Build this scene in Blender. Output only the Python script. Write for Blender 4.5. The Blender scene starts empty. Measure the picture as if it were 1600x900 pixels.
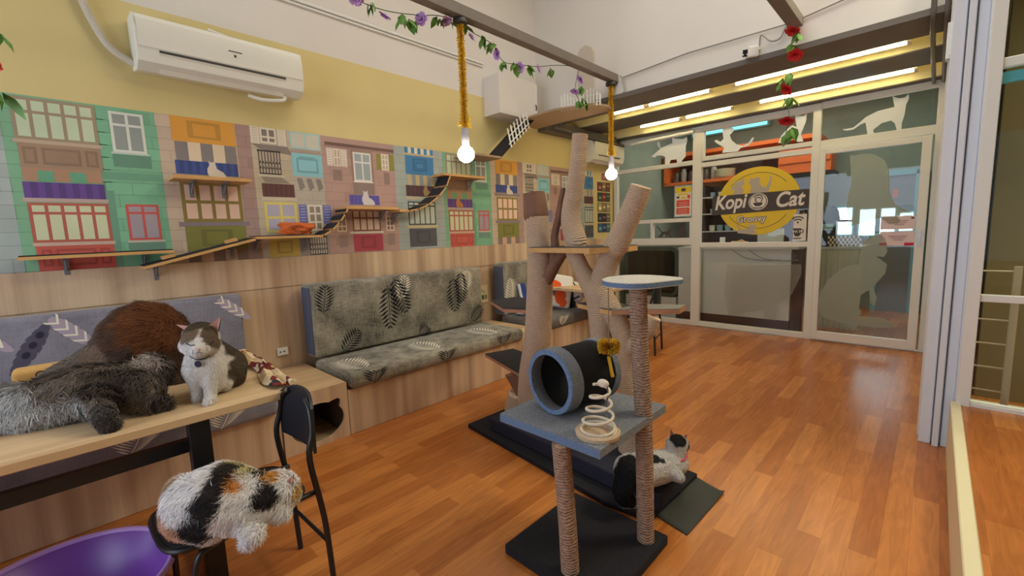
import bpy, bmesh, math, random
import numpy as np
from mathutils import Vector, Matrix, Euler
random.seed(7); rng = np.random.default_rng(7)
PI = math.pi
S = bpy.context.scene
C = S.collection
# ------------------------------------------------------------------ camera
YAW, PITCH, ROLL, FPX = math.radians(44.0277), math.radians(7.1088), math.radians(-2.0029), 684.4
cam = bpy.data.objects.new('camera', bpy.data.cameras.new('camera')); C.objects.link(cam)
fw = Vector((-math.sin(YAW)*math.cos(PITCH), math.cos(YAW)*math.cos(PITCH), -math.sin(PITCH)))
rt = Vector((math.cos(YAW), math.sin(YAW), 0)); up = rt.cross(fw)
c_, s_ = math.cos(ROLL), math.sin(ROLL)
r2 = c_*rt + s_*up; u2 = -s_*rt + c_*up
cam.matrix_world = Matrix.Translation((0, 0, 1.4)) @ Matrix((r2, u2, -fw)).transposed().to_4x4()
cam.data.sensor_width = 36; cam.data.lens = FPX/1600*36; cam.data.clip_start = 0.03; cam.data.clip_end = 100
S.camera = cam
# ------------------------------------------------------------------ light
S.view_settings.view_transform = 'Standard'; S.view_settings.look = 'None'
S.view_settings.gamma = 1; S.view_settings.use_curve_mapping = False
S.view_settings.exposure = 0.17
W = bpy.data.worlds.new('world'); S.world = W; W.use_nodes = True
W.node_tree.nodes['Background'].inputs[0].default_value = (0.78, 0.86, 1.0, 1)
W.node_tree.nodes['Background'].inputs[1].default_value = 0.45
def area(name, loc, rot, sx, sy, power, col):
    l = bpy.data.lights.new(name, 'AREA'); l.shape = 'RECTANGLE'; l.size = sx; l.size_y = sy; l.energy = power; l.color = col
    o = bpy.data.objects.new(name, l); C.objects.link(o); o.location = loc; o.rotation_euler = rot
    return o
# daylight from the window front behind the camera, and an unseen soft source assumed above the tall room
area('window_daylight', (-2.0, -2.6, 1.7), (math.radians(84), 0, 0), 3.4, 2.0, 80, (0.72, 0.84, 1.0))
area('overhead_fill', (-1.2, 2.2, 4.8), (0, 0, 0), 2.6, 3.4, 48, (1.0, 0.97, 0.92))
area('kitchen_light', (-1.7, 7.3, 3.35), (0, 0, 0), 2.4, 0.8, 30, (1.0, 0.97, 0.88))
area('store_fill', (1.2, 4.0, 4.6), (0, 0, 0), 1.4, 0.8, 110, (1.0, 0.95, 0.72))  # unseen lamp added to brighten the olive walls behind the side glazing
#area('kitchen_window', (-0.6, 8.75, 1.5), (math.radians(90), 0, math.radians(180)), 1.3, 0.9, 10, (0.75, 0.9, 1.0))

def lin(c, g=1.0):
    out = []
    for v in c:
        v = v/255.0
        out.append(min(1.0, (v/12.92 if v <= 0.04045 else ((v+0.055)/1.055)**2.4)*g))
    return tuple(out)
# ------------------------------------------------------------------ materials
MATS = {}
def M(name, col=(200, 200, 200), rough=0.6, metal=0.0, emit=0, noise=0.0, nscale=20.0, bump=0.0, bscale=80.0, coat=0.0, attr=False, stretch=(1, 1, 1), col2=None, spec=None, sheen=0.0):
    if name in MATS: return MATS[name]
    m = bpy.data.materials.new(name); m.use_nodes = True; nt = m.node_tree; b = nt.nodes['Principled BSDF']
    c = lin(col)+(1,)
    b.inputs['Base Color'].default_value = c; b.inputs['Roughness'].default_value = rough; b.inputs['Metallic'].default_value = metal
    if spec is not None: b.inputs['Specular IOR Level'].default_value = spec
    if coat: b.inputs['Coat Weight'].default_value = coat; b.inputs['Coat Roughness'].default_value = 0.12
    if sheen: b.inputs['Sheen Weight'].default_value = sheen
    if emit:
        b.inputs['Emission Color'].default_value = c; b.inputs['Emission Strength'].default_value = emit
    src = None
    if attr:
        a = nt.nodes.new('ShaderNodeAttribute'); a.attribute_name = 'Col'; src = a.outputs['Color']
    tc = nt.nodes.new('ShaderNodeTexCoord'); mp = nt.nodes.new('ShaderNodeMapping'); mp.inputs['Scale'].default_value = stretch
    nt.links.new(tc.outputs['Object'], mp.inputs['Vector'])
    if noise or col2:
        n = nt.nodes.new('ShaderNodeTexNoise'); n.inputs['Scale'].default_value = nscale; n.inputs['Detail'].default_value = 5
        nt.links.new(mp.outputs[0], n.inputs['Vector'])
        if col2:
            r = nt.nodes.new('ShaderNodeValToRGB'); r.color_ramp.elements[0].position = 0.36; r.color_ramp.elements[1].position = 0.64
            r.color_ramp.elements[0].color = c; r.color_ramp.elements[1].color = lin(col2)+(1,)
            nt.links.new(n.outputs['Fac'], r.inputs[0]); nt.links.new(r.outputs[0], b.inputs['Base Color'])
        else:
            mr = nt.nodes.new('ShaderNodeMapRange'); mr.inputs['From Min'].default_value = 0.3; mr.inputs['From Max'].default_value = 0.7
            mr.inputs['To Min'].default_value = 1-noise; mr.inputs['To Max'].default_value = 1+noise
            nt.links.new(n.outputs['Fac'], mr.inputs['Value'])
            mx = nt.nodes.new('ShaderNodeVectorMath'); mx.operation = 'MULTIPLY'
            if src: nt.links.new(src, mx.inputs[0])
            else: mx.inputs[0].default_value = c[:3]
            nt.links.new(mr.outputs[0], mx.inputs[1]); nt.links.new(mx.outputs[0], b.inputs['Base Color'])
    elif src: nt.links.new(src, b.inputs['Base Color'])
    if bump:
        n2 = nt.nodes.new('ShaderNodeTexNoise'); n2.inputs['Scale'].default_value = bscale; n2.inputs['Detail'].default_value = 4
        nt.links.new(mp.outputs[0], n2.inputs['Vector'])
        bp = nt.nodes.new('ShaderNodeBump'); bp.inputs['Strength'].default_value = bump; bp.inputs['Distance'].default_value = 0.01
        nt.links.new(n2.outputs['Fac'], bp.inputs['Height']); nt.links.new(bp.outputs[0], b.inputs['Normal'])
    MATS[name] = m; return m

def mat_glass(name, tint=(252, 254, 253), refl=0.10):
    m = bpy.data.materials.new(name); m.use_nodes = True; nt = m.node_tree; nt.nodes.clear()
    o = nt.nodes.new('ShaderNodeOutputMaterial'); mx = nt.nodes.new('ShaderNodeMixShader')
    t = nt.nodes.new('ShaderNodeBsdfTransparent'); t.inputs[0].default_value = lin(tint)+(1,)
    g = nt.nodes.new('ShaderNodeBsdfGlossy'); g.inputs['Roughness'].default_value = 0.02
    lw = nt.nodes.new('ShaderNodeLayerWeight'); lw.inputs[0].default_value = 0.5; pw = nt.nodes.new('ShaderNodeMath'); pw.operation = 'POWER'; pw.inputs[1].default_value = 5.0
    f = nt.nodes.new('ShaderNodeMath'); f.operation = 'MULTIPLY_ADD'; f.inputs[1].default_value = 0.95; f.inputs[2].default_value = 0.025
    nt.links.new(lw.outputs['Facing'], pw.inputs[0]); nt.links.new(pw.outputs[0], f.inputs[0]); nt.links.new(f.outputs[0], mx.inputs[0]); nt.links.new(t.outputs[0], mx.inputs[1]); nt.links.new(g.outputs[0], mx.inputs[2])
    nt.links.new(mx.outputs[0], o.inputs[0]); return m
def mat_frost(name, col, alpha):
    m = bpy.data.materials.new(name); m.use_nodes = True; nt = m.node_tree; nt.nodes.clear()
    o = nt.nodes.new('ShaderNodeOutputMaterial'); mx = nt.nodes.new('ShaderNodeMixShader'); mx.inputs[0].default_value = alpha
    t = nt.nodes.new('ShaderNodeBsdfTransparent'); a = nt.nodes.new('ShaderNodeAddShader')
    d = nt.nodes.new('ShaderNodeBsdfDiffuse'); d.inputs[0].default_value = lin(col)+(1,)
    tl = nt.nodes.new('ShaderNodeBsdfTranslucent'); tl.inputs[0].default_value = lin(col)+(1,)
    m2 = nt.nodes.new('ShaderNodeMixShader'); m2.inputs[0].default_value = 0.5
    nt.links.new(d.outputs[0], m2.inputs[1]); nt.links.new(tl.outputs[0], m2.inputs[2])
    nt.links.new(t.outputs[0], mx.inputs[1]); nt.links.new(m2.outputs[0], mx.inputs[2]); nt.links.new(mx.outputs[0], o.inputs[0]); return m

def mat_floor():
    m = bpy.data.materials.new('laminate_floor'); m.use_nodes = True; nt = m.node_tree; b = nt.nodes['Principled BSDF']; L = nt.links.new
    tc = nt.nodes.new('ShaderNodeTexCoord'); mp = nt.nodes.new('ShaderNodeMapping'); mp.inputs['Rotation'].default_value = (0, 0, PI/2)
    L(tc.outputs['Object'], mp.inputs['Vector'])
    br = nt.nodes.new('ShaderNodeTexBrick'); br.offset = 0.37; br.inputs['Scale'].default_value = 1.0
    br.inputs['Brick Width'].default_value = 0.66; br.inputs['Row Height'].default_value = 0.095; br.inputs['Mortar Size'].default_value = 0.0007
    br.inputs['Mortar Smooth'].default_value = 0.2; br.inputs['Bias'].default_value = -0.1
    br.inputs['Color1'].default_value = lin((172, 100, 44))+(1,); br.inputs['Color2'].default_value = lin((204, 130, 64))+(1,); br.inputs['Mortar'].default_value = lin((156, 90, 40))+(1,)
    L(mp.outputs[0], br.inputs['Vector'])
    mp2 = nt.nodes.new('ShaderNodeMapping'); mp2.inputs['Scale'].default_value = (9, 0.9, 1); L(tc.outputs['Object'], mp2.inputs['Vector'])
    n = nt.nodes.new('ShaderNodeTexNoise'); n.inputs['Scale'].default_value = 3.2; n.inputs['Detail'].default_value = 6; n.inputs['Distortion'].default_value = 1.6
    L(mp2.outputs[0], n.inputs['Vector'])
    mr = nt.nodes.new('ShaderNodeMapRange'); mr.inputs['From Min'].default_value = 0.3; mr.inputs['From Max'].default_value = 0.7; mr.inputs['To Min'].default_value = 0.80; mr.inputs['To Max'].default_value = 1.14
    L(n.outputs['Fac'], mr.inputs['Value'])
    mx = nt.nodes.new('ShaderNodeVectorMath'); mx.operation = 'MULTIPLY'; L(br.outputs['Color'], mx.inputs[0]); L(mr.outputs[0], mx.inputs[1]); L(mx.outputs[0], b.inputs['Base Color'])
    b.inputs['Roughness'].default_value = 0.27; b.inputs['Specular IOR Level'].default_value = 0.45
    return m
def mat_panel(name, c1, c2, axis='y', band=0.11, rough=0.5):
    """light oak laminate with soft vertical bands"""
    m = bpy.data.materials.new(name); m.use_nodes = True; nt = m.node_tree; b = nt.nodes['Principled BSDF']; L = nt.links.new
    tc = nt.nodes.new('ShaderNodeTexCoord'); mp = nt.nodes.new('ShaderNodeMapping')
    mp.inputs['Scale'].default_value = {'y': (1/band, 1/band, 0.35), 'x': (1/band, 1/band, .35), 'top': (1/band, 0.35, 1)}[axis]
    L(tc.outputs['Object'], mp.inputs['Vector'])
    n = nt.nodes.new('ShaderNodeTexNoise'); n.inputs['Scale'].default_value = 1.0; n.inputs['Detail'].default_value = 3; n.inputs['Roughness'].default_value = 0.45
    L(mp.outputs[0], n.inputs['Vector'])
    r = nt.nodes.new('ShaderNodeValToRGB'); r.color_ramp.elements[0].position = 0.33; r.color_ramp.elements[1].position = 0.62
    r.color_ramp.elements[0].color = lin(c1)+(1,); r.color_ramp.elements[1].color = lin(c2)+(1,)
    L(n.outputs['Fac'], r.inputs[0])
    mp2 = nt.nodes.new('ShaderNodeMapping'); sc = {'y': (60, 60, 1.5), 'x': (60, 60, 1.5), 'top': (60, 1.5, 1)}[axis]; mp2.inputs['Scale'].default_value = sc
    L(tc.outputs['Object'], mp2.inputs['Vector'])
    n2 = nt.nodes.new('ShaderNodeTexNoise'); n2.inputs['Scale'].default_value = 2; n2.inputs['Detail'].default_value = 4; L(mp2.outputs[0], n2.inputs['Vector'])
    mr = nt.nodes.new('ShaderNodeMapRange'); mr.inputs['To Min'].default_value = 0.85; mr.inputs['To Max'].default_value = 1.12; L(n2.outputs['Fac'], mr.inputs['Value'])
    mx = nt.nodes.new('ShaderNodeVectorMath'); mx.operation = 'MULTIPLY'; L(r.outputs[0], mx.inputs[0]); L(mr.outputs[0], mx.inputs[1]); L(mx.outputs[0], b.inputs['Base Color'])
    b.inputs['Roughness'].default_value = rough; return m
def mat_rope(name, c1, c2, pitch=0.008, coarse=0.0):
    """rope wound round a post: rings along the UV v axis, which runs in metres"""
    m = bpy.data.materials.new(name); m.use_nodes = True; nt = m.node_tree; b = nt.nodes['Principled BSDF']; L = nt.links.new
    uv = nt.nodes.new('ShaderNodeUVMap'); sp = nt.nodes.new('ShaderNodeSeparateXYZ'); L(uv.outputs[0], sp.inputs[0])
    tc = nt.nodes.new('ShaderNodeTexCoord'); n = nt.nodes.new('ShaderNodeTexNoise'); n.inputs['Scale'].default_value = 9; n.inputs['Detail'].default_value = 3; L(tc.outputs['Object'], n.inputs['Vector'])
    ad = nt.nodes.new('ShaderNodeMath'); ad.operation = 'MULTIPLY_ADD'; ad.inputs[1].default_value = 0.03+coarse; L(n.outputs['Fac'], ad.inputs[0]); L(sp.outputs['Y'], ad.inputs[2])
    ml = nt.nodes.new('ShaderNodeMath'); ml.operation = 'MULTIPLY'; ml.inputs[1].default_value = 2*PI/pitch; L(ad.outputs[0], ml.inputs[0])
    sn = nt.nodes.new('ShaderNodeMath'); sn.operation = 'SINE'; L(ml.outputs[0], sn.inputs[0])
    n3 = nt.nodes.new('ShaderNodeTexNoise'); n3.inputs['Scale'].default_value = 70 if coarse else 150; n3.inputs['Detail'].default_value = 5; L(tc.outputs['Object'], n3.inputs['Vector'])
    sm = nt.nodes.new('ShaderNodeMath'); sm.operation = 'MULTIPLY_ADD'; sm.inputs[1].default_value = 5.0 if coarse else 2.2; L(n3.outputs['Fac'], sm.inputs[0]); L(sn.outputs[0], sm.inputs[2])
    mr = nt.nodes.new('ShaderNodeMapRange'); mr.inputs['From Min'].default_value = 0.2; mr.inputs['From Max'].default_value = 3.6 if coarse else 2.2; L(sm.outputs[0], mr.inputs['Value'])
    r = nt.nodes.new('ShaderNodeValToRGB'); r.color_ramp.elements[0].color = lin(c1)+(1,); r.color_ramp.elements[1].color = lin(c2)+(1,); L(mr.outputs[0], r.inputs[0]); L(r.outputs[0], b.inputs['Base Color'])
    bp = nt.nodes.new('ShaderNodeBump'); bp.inputs['Strength'].default_value = 0.7; bp.inputs['Distance'].default_value = 0.004; L(sm.outputs[0], bp.inputs['Height']); L(bp.outputs[0], b.inputs['Normal'])
    b.inputs['Roughness'].default_value = 0.85; return m
def mat_fabric(name, c1, c2, scale=40):
    """crosshatched woven print: two stretched noises multiplied"""
    m = bpy.data.materials.new(name); m.use_nodes = True; nt = m.node_tree; b = nt.nodes['Principled BSDF']; L = nt.links.new
    tc = nt.nodes.new('ShaderNodeTexCoord'); outs = []
    for st in ((1, 1, 14), (1, 12, 1)):
        mp = nt.nodes.new('ShaderNodeMapping'); mp.inputs['Scale'].default_value = st; L(tc.outputs['Object'], mp.inputs['Vector'])
        n = nt.nodes.new('ShaderNodeTexNoise'); n.inputs['Scale'].default_value = scale/3; n.inputs['Detail'].default_value = 5; n.inputs['Roughness'].default_value = 0.65; L(mp.outputs[0], n.inputs['Vector']); outs.append(n.outputs['Fac'])
    n4 = nt.nodes.new('ShaderNodeTexNoise'); n4.inputs['Scale'].default_value = 5; L(tc.outputs['Object'], n4.inputs['Vector'])
    ad = nt.nodes.new('ShaderNodeMath'); L(outs[0], ad.inputs[0]); L(outs[1], ad.inputs[1])
    a2 = nt.nodes.new('ShaderNodeMath'); L(ad.outputs[0], a2.inputs[0]); L(n4.outputs['Fac'], a2.inputs[1])
    mr = nt.nodes.new('ShaderNodeMapRange'); mr.inputs['From Min'].default_value = 1.15; mr.inputs['From Max'].default_value = 1.85; L(a2.outputs[0], mr.inputs['Value'])
    r = nt.nodes.new('ShaderNodeValToRGB'); r.color_ramp.elements[0].color = lin(c1)+(1,); r.color_ramp.elements[1].color = lin(c2)+(1,); L(mr.outputs[0], r.inputs[0]); L(r.outputs[0], b.inputs['Base Color'])
    b.inputs['Roughness'].default_value = 0.9; b.inputs['Sheen Weight'].default_value = 0.2; return m
PAINT = M('painted', rough=0.7, attr=True)
PRINT = M('printed', rough=0.75, attr=True, noise=0.05, nscale=6)
FURM = M('fur', rough=0.75, attr=True, spec=0.25)
# ------------------------------------------------------------------ mesh helpers
class MB:
    def __init__(s): s.v = []; s.f = []; s.c = []; s.uv = {}; s.mi = []; s.cur = (1, 1, 1); s.m = 0; s.smooth = False
    def col(s, c): s.cur = lin(c); return s
    def face(s, idx): s.f.append(tuple(idx)); s.c.append(s.cur); s.mi.append(s.m)
    def add(s, vs, fs):
        o = len(s.v); s.v.extend([tuple(v) for v in vs])
        for f in fs: s.face([i+o for i in f])
        return o
    def box(s, c, d, rot=None):
        x, y, z = d[0]/2, d[1]/2, d[2]/2
        vs = [Vector((a*x, b*y, e*z)) for a in (-1, 1) for b in (-1, 1) for e in (-1, 1)]
        if rot is not None:
            Rm = rot if isinstance(rot, Matrix) else Euler(rot).to_matrix()
            vs = [Rm @ v for v in vs]
        vs = [v+Vector(c) for v in vs]
        s.add(vs, [(0, 1, 3, 2), (4, 6, 7, 5), (0, 4, 5, 1), (2, 3, 7, 6), (0, 2, 6, 4), (1, 5, 7, 3)]); return s
    def bb(s, x0, x1, y0, y1, z0, z1): return s.box(((x0+x1)/2, (y0+y1)/2, (z0+z1)/2), (abs(x1-x0), abs(y1-y0), abs(z1-z0)))
    def quad(s, a, b, c, d): s.add([a, b, c, d], [(0, 1, 2, 3)]); return s
    def tube(s, pts, rad, n=12, cap=True, closed=False):
        pts = [Vector(p) for p in pts]; N = len(pts)
        rad = [rad]*N if isinstance(rad, (int, float)) else rad
        t0 = (pts[1]-pts[0]).normalized(); a = Vector((0, 0, 1)) if abs(t0.z) < 0.9 else Vector((1, 0, 0))
        u = t0.cross(a).normalized(); o = len(s.v); dist = 0
        for i, p in enumerate(pts):
            if closed: t = (pts[(i+1) % N]-pts[i-1]).normalized()
            else: t = (pts[min(i+1, N-1)]-pts[max(i-1, 0)]).normalized()
            u = (u-t*u.dot(t)).normalized(); w = t.cross(u)
            if i: dist += (p-pts[i-1]).length
            for k in range(n):
                an = 2*PI*k/n; s.v.append(tuple(p+(u*math.cos(an)+w*math.sin(an))*rad[i])); s.uv[len(s.v)-1] = (k/n, dist)
        for i in range(N if closed else N-1):
            j = (i+1) % N
            for k in range(n): s.face((o+i*n+k, o+i*n+(k+1) % n, o+j*n+(k+1) % n, o+j*n+k))
        if cap and not closed: s.face([o+k for k in range(n)][::-1]); s.face([o+(N-1)*n+k for k in range(n)])
        return s
    def lathe(s, prof, c=(0, 0, 0), n=32, M4=None, cap=True):
        o = len(s.v)
        for (r, z) in prof:
            for k in range(n):
                an = 2*PI*k/n; v = Vector((r*math.cos(an), r*math.sin(an), z))
                if M4 is not None: v = M4 @ v
                s.v.append(tuple(v+Vector(c)))
        for i in range(len(prof)-1):
            for k in range(n): s.face((o+i*n+k, o+i*n+(k+1) % n, o+(i+1)*n+(k+1) % n, o+(i+1)*n+k))
        if cap:
            if prof[0][0] > 1e-6: s.face([o+k for k in range(n)][::-1])
            if prof[-1][0] > 1e-6: s.face([o+(len(prof)-1)*n+k for k in range(n)])
        return s
    def sphere(s, c, r, n=16, sc=(1, 1, 1)):
        prof = [(max(1e-5, r*math.sin(PI*i/n)), -r*math.cos(PI*i/n)) for i in range(n+1)]
        return s.lathe(prof, c, n=n*2, M4=Matrix.Diagonal((*sc, 1)).to_3x3(), cap=False)
    def prism(s, poly, org, ux, uy, th):
        """outline poly (2-D) on axes ux, uy from org, thickness th along ux x uy"""
        ux, uy, org = Vector(ux), Vector(uy), Vector(org); nrm = ux.cross(uy).normalized()*th
        n = len(poly); a = [org+ux*p[0]+uy*p[1] for p in poly]
        s.add(a+[p+nrm for p in a], [tuple(range(n))[::-1], tuple(range(n, 2*n))]+[(i, (i+1) % n, n+(i+1) % n, n+i) for i in range(n)]); return s
    def build(s, name, mats=None, parent=None, smooth=False, bevel=0, seg=2, sub=0, autosm=None, weld=False):
        me = bpy.data.meshes.new(name); me.from_pydata(s.v, [], s.f); me.update()
        if mats is None: mats = [PAINT]
        if not isinstance(mats, (list, tuple)): mats = [mats]
        for m in mats: me.materials.append(m)
        me.polygons.foreach_set('material_index', s.mi)
        ca = me.color_attributes.new('Col', 'FLOAT_COLOR', 'CORNER'); arr = []
        for f, c in zip(s.f, s.c): arr.extend((c[0], c[1], c[2], 1)*len(f))
        ca.data.foreach_set('color', arr)
        if s.uv:
            ul = me.uv_layers.new(name='UVMap'); li = np.zeros(len(me.loops), dtype=np.int32); me.loops.foreach_get('vertex_index', li)
            ul.data.foreach_set('uv', [x for i in li for x in s.uv.get(int(i), (0, 0))])
        if weld or bevel or smooth:
            bm = bmesh.new(); bm.from_mesh(me)
            if weld: bmesh.ops.remove_doubles(bm, verts=bm.verts, dist=1e-5)
            bmesh.ops.recalc_face_normals(bm, faces=bm.faces)
            if bevel: bmesh.ops.bevel(bm, geom=[e for e in bm.edges if e.is_manifold and e.calc_face_angle(0) > 0.5], offset=bevel, segments=seg, affect='EDGES', profile=0.6, clamp_overlap=True)
            bm.to_mesh(me); bm.free()
        if smooth:
            me.polygons.foreach_set('use_smooth', [True]*len(me.polygons))
            if autosm is not False:
                try: me.set_sharp_from_angle(angle=math.radians(autosm or 40))
                except Exception: pass
        o = bpy.data.objects.new(name, me); C.objects.link(o)
        if sub: md = o.modifiers.new('s', 'SUBSURF'); md.levels = sub; md.render_levels = sub
        if parent is not None: o.parent = parent; o.matrix_parent_inverse = parent.matrix_world.inverted()
        return o
def tag(o, label, cat, group=None, kind=None):
    o['label'] = label; o['category'] = cat
    if group: o['group'] = group
    if kind: o['kind'] = kind
    return o
def thing(name, loc, label, cat, group=None):
    o = bpy.data.objects.new(name, None); C.objects.link(o); o.location = loc; o.matrix_world = Matrix.Translation(loc)
    o.empty_display_size = 0.1
    return tag(o, label, cat, group)
def struct(o): o['kind'] = 'structure'; return o
def text_mesh(txt, size, mat, name, M4, parent=None, ext=0.0006, bold=0.0, shear=0.0, sx=1.0):
    cu = bpy.data.curves.new(name, 'FONT'); cu.body = txt; cu.size = size; cu.extrude = ext; cu.offset = bold; cu.shear = shear
    cu.align_x = 'CENTER'; cu.align_y = 'CENTER'
    t = bpy.data.objects.new('t', cu); C.objects.link(t)
    dg = bpy.context.evaluated_depsgraph_get(); me = bpy.data.meshes.new_from_object(t.evaluated_get(dg))
    bpy.data.objects.remove(t); me.transform(Matrix.Diagonal((sx, 1, 1, 1))); me.transform(M4); me.materials.clear(); me.materials.append(mat)
    o = bpy.data.objects.new(name, me); C.objects.link(o)
    if parent is not None: o.parent = parent; o.matrix_parent_inverse = parent.matrix_world.inverted()
    return o
def frame(org, ux, uy):
    ux, uy = Vector(ux).normalized(), Vector(uy).normalized(); uz = ux.cross(uy)
    return Matrix.Translation(org) @ Matrix((ux, uy, uz)).transposed().to_4x4()
def bez(pts, n=8):
    """Catmull-Rom through points"""
    P = [Vector(p) for p in pts]; P = [P[0]*2-P[1]]+P+[P[-1]*2-P[-2]]; out = []
    for i in range(1, len(P)-2):
        for k in range(n):
            t = k/n; a, b, c, d = P[i-1:i+3]
            out.append(0.5*((2*b)+(c-a)*t+(2*a-5*b+4*c-d)*t*t+(3*b-a-3*c+d)*t**3))
    out.append(P[-2]); return out
def lerpr(r, n): # radii along a bez() of len(r) points
    out = []
    for i in range(len(r)-1):
        for k in range(n): out.append(r[i]+(r[i+1]-r[i])*k/n)
    return out+[r[-1]]
def copy_tree(o, loc=None, parent=None):
    c = o.copy(); C.objects.link(c); c.parent = parent
    if loc is not None: c.location = loc
    for ch in [x for x in S.objects if x.parent == o]: copy_tree(ch, None, c)
    return c
DEC = {
1: [(-3.092,2.448),(-3.015,2.499),(-2.949,2.541),(-2.987,2.582),(-2.997,2.627),(-2.969,2.657),(-2.944,2.549),(-2.793,2.589),(-2.771,2.585),(-2.779,2.677),(-2.730,2.643),(-2.650,2.626),(-2.606,2.622),(-2.567,2.645),(-2.559,2.598),(-2.579,2.518),(-2.577,2.383),(-2.629,2.331),(-2.637,2.307),(-2.699,2.315),(-2.709,2.359),(-2.790,2.362),(-2.817,2.305),(-2.873,2.304),(-2.877,2.417),(-2.920,2.441),(-3.005,2.453),(-3.024,2.429)],
2: [(-2.198,2.529),(-2.166,2.535),(-2.118,2.501),(-2.080,2.534),(-2.098,2.631),(-2.091,2.669),(-2.045,2.668),(-1.985,2.660),(-1.951,2.635),(-1.968,2.600),(-2.005,2.568),(-1.981,2.501),(-1.919,2.437),(-1.845,2.410),(-1.780,2.430),(-1.739,2.491),(-1.715,2.490),(-1.737,2.438),(-1.779,2.399),(-1.866,2.387),(-1.902,2.349),(-1.992,2.350),(-2.045,2.355),(-2.092,2.358),(-2.070,2.418),(-2.102,2.446),(-2.173,2.498)],
3: [(-1.447,2.376),(-1.417,2.458),(-1.355,2.526),(-1.305,2.560),(-1.260,2.530),(-1.276,2.625),(-1.285,2.686),(-1.240,2.653),(-1.196,2.644),(-1.163,2.665),(-1.169,2.576),(-1.213,2.444),(-1.185,2.355),(-1.247,2.358),(-1.275,2.441),(-1.314,2.462),(-1.351,2.411),(-1.388,2.371)],
4: [(-0.816,2.429),(-0.790,2.421),(-0.721,2.427),(-0.662,2.476),(-0.616,2.518),(-0.523,2.558),(-0.387,2.572),(-0.410,2.684),(-0.358,2.651),(-0.313,2.648),(-0.283,2.680),(-0.278,2.633),(-0.298,2.574),(-0.304,2.477),(-0.321,2.395),(-0.320,2.338),(-0.290,2.326),(-0.294,2.312),(-0.350,2.312),(-0.377,2.406),(-0.407,2.438),(-0.481,2.426),(-0.549,2.373),(-0.547,2.343),(-0.523,2.328),(-0.539,2.308),(-0.593,2.314),(-0.603,2.375),(-0.619,2.460),(-0.661,2.445),(-0.720,2.404),(-0.770,2.402),(-0.806,2.412)],
5: [(-0.731,2.131),(-0.690,2.109),(-0.625,2.139),(-0.520,2.101),(-0.427,2.024),(-0.391,1.909),(-0.372,1.684),(-0.328,1.568),(-0.265,1.516),(-0.171,1.463),(-0.188,1.433),(-0.309,1.448),(-0.270,1.389),(-0.292,1.358),(-0.366,1.361),(-0.433,1.429),(-0.535,1.401),(-0.613,1.370),(-0.707,1.347),(-0.728,1.375),(-0.683,1.424),(-0.734,1.512),(-0.731,1.681),(-0.702,1.813),(-0.720,2.014)],
6: [(-0.951,0.371),(-0.944,0.556),(-0.863,0.743),(-0.727,0.890),(-0.591,0.928),(-0.576,1.167),(-0.487,1.233),(-0.424,1.258),(-0.382,1.191),(-0.358,1.066),(-0.385,1.006),(-0.450,1.015),(-0.356,0.933),(-0.363,0.833),(-0.458,0.676),(-0.418,0.560),(-0.434,0.462),(-0.475,0.503),(-0.490,0.640),(-0.560,0.584),(-0.566,0.426),(-0.542,0.393),(-0.561,0.338),(-0.375,0.341),(-0.271,0.301),(-0.280,0.242),(-0.421,0.225),(-0.696,0.234),(-0.887,0.285)],
7: [(-1.978,0.237),(-2.025,0.535),(-1.994,0.897),(-1.651,0.885),(-1.154,0.907),(-1.141,0.783),(-1.237,0.527),(-1.386,0.417),(-1.395,0.174),(-1.520,0.201),(-1.542,0.301),(-1.744,0.261),(-1.838,0.187),(-1.977,0.194)],
}
# ------------------------------------------------------------------ the room
WX, GY = -3.72, 6.25
YEL = M('yellow_paint', (216, 198, 138), 0.8, noise=0.04, nscale=1.5, bump=0.05, bscale=200)
WHT = M('white_paint', (220, 214, 206), 0.8, noise=0.03, nscale=1.2, bump=0.05, bscale=160)
FRAME = M('white_frame', (236, 236, 228), 0.35)
GREY = M('kitchen_wall', (150, 165, 150), 0.7, noise=0.1, nscale=2)
DARKM = M('dark_joist', (104, 96, 88), 0.6, noise=0.06, nscale=4)
OAK = mat_panel('oak_panel', (180, 146, 118), (224, 196, 164))
OAKT = mat_panel('oak_top', (202, 166, 124), (222, 190, 146), 'top', 0.08)
GLASS = mat_glass('clear_glass'); FLOOR = mat_floor()
struct(MB().bb(-3.75, 2.3, -3.2, 9.1, -0.05, 0).build('floor', FLOOR))
w = MB(); w.bb(WX-0.12, WX, -3.2, 9.1, 0, 2.91); w.m = 1; w.bb(WX-0.12, WX, -3.2, 9.1, 2.91, 4.9)
struct(w.build('wall_left', [YEL, WHT]))
struct(MB().bb(WX, 2.3, 4.40, 4.52, 2.81, 4.9).build('wall_upper', WHT))
struct(MB().bb(WX-0.12, 2.3, -3.2, -3.1, 0, 0.7).build('wall_rear', WHT))
struct(MB().bb(WX-0.12, 2.3, -3.2, -3.1, 2.7, 4.9).build('wall_rear_upper', WHT))
w = MB(); w.bb(-0.01, 0.05, 3.78, 6.3, 0, 2.98); w.bb(0.02, 0.05, 3.74, 3.8, 2.2, 4.4); struct(w.build('wall_right', M('beige_wall', (214, 208, 192), 0.7)))
struct(MB().bb(2.2, 2.3, -3.2, 9.1, 0, 4.9).build('wall_far_right', M('olive_wall', (136, 128, 88), 0.8)))
struct(MB().bb(0.3, 2.2, 4.9, 5.0, 0, 4.9).build('wall_store', M('olive_wall')))
struct(MB().bb(WX, 2.3, 9.0, 9.1, 0, 3.5).build('wall_kitchen', GREY))
struct(MB().bb(WX-0.1, 2.3, -3.2, 4.5, 4.9, 4.98).build('ceiling', WHT))
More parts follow.
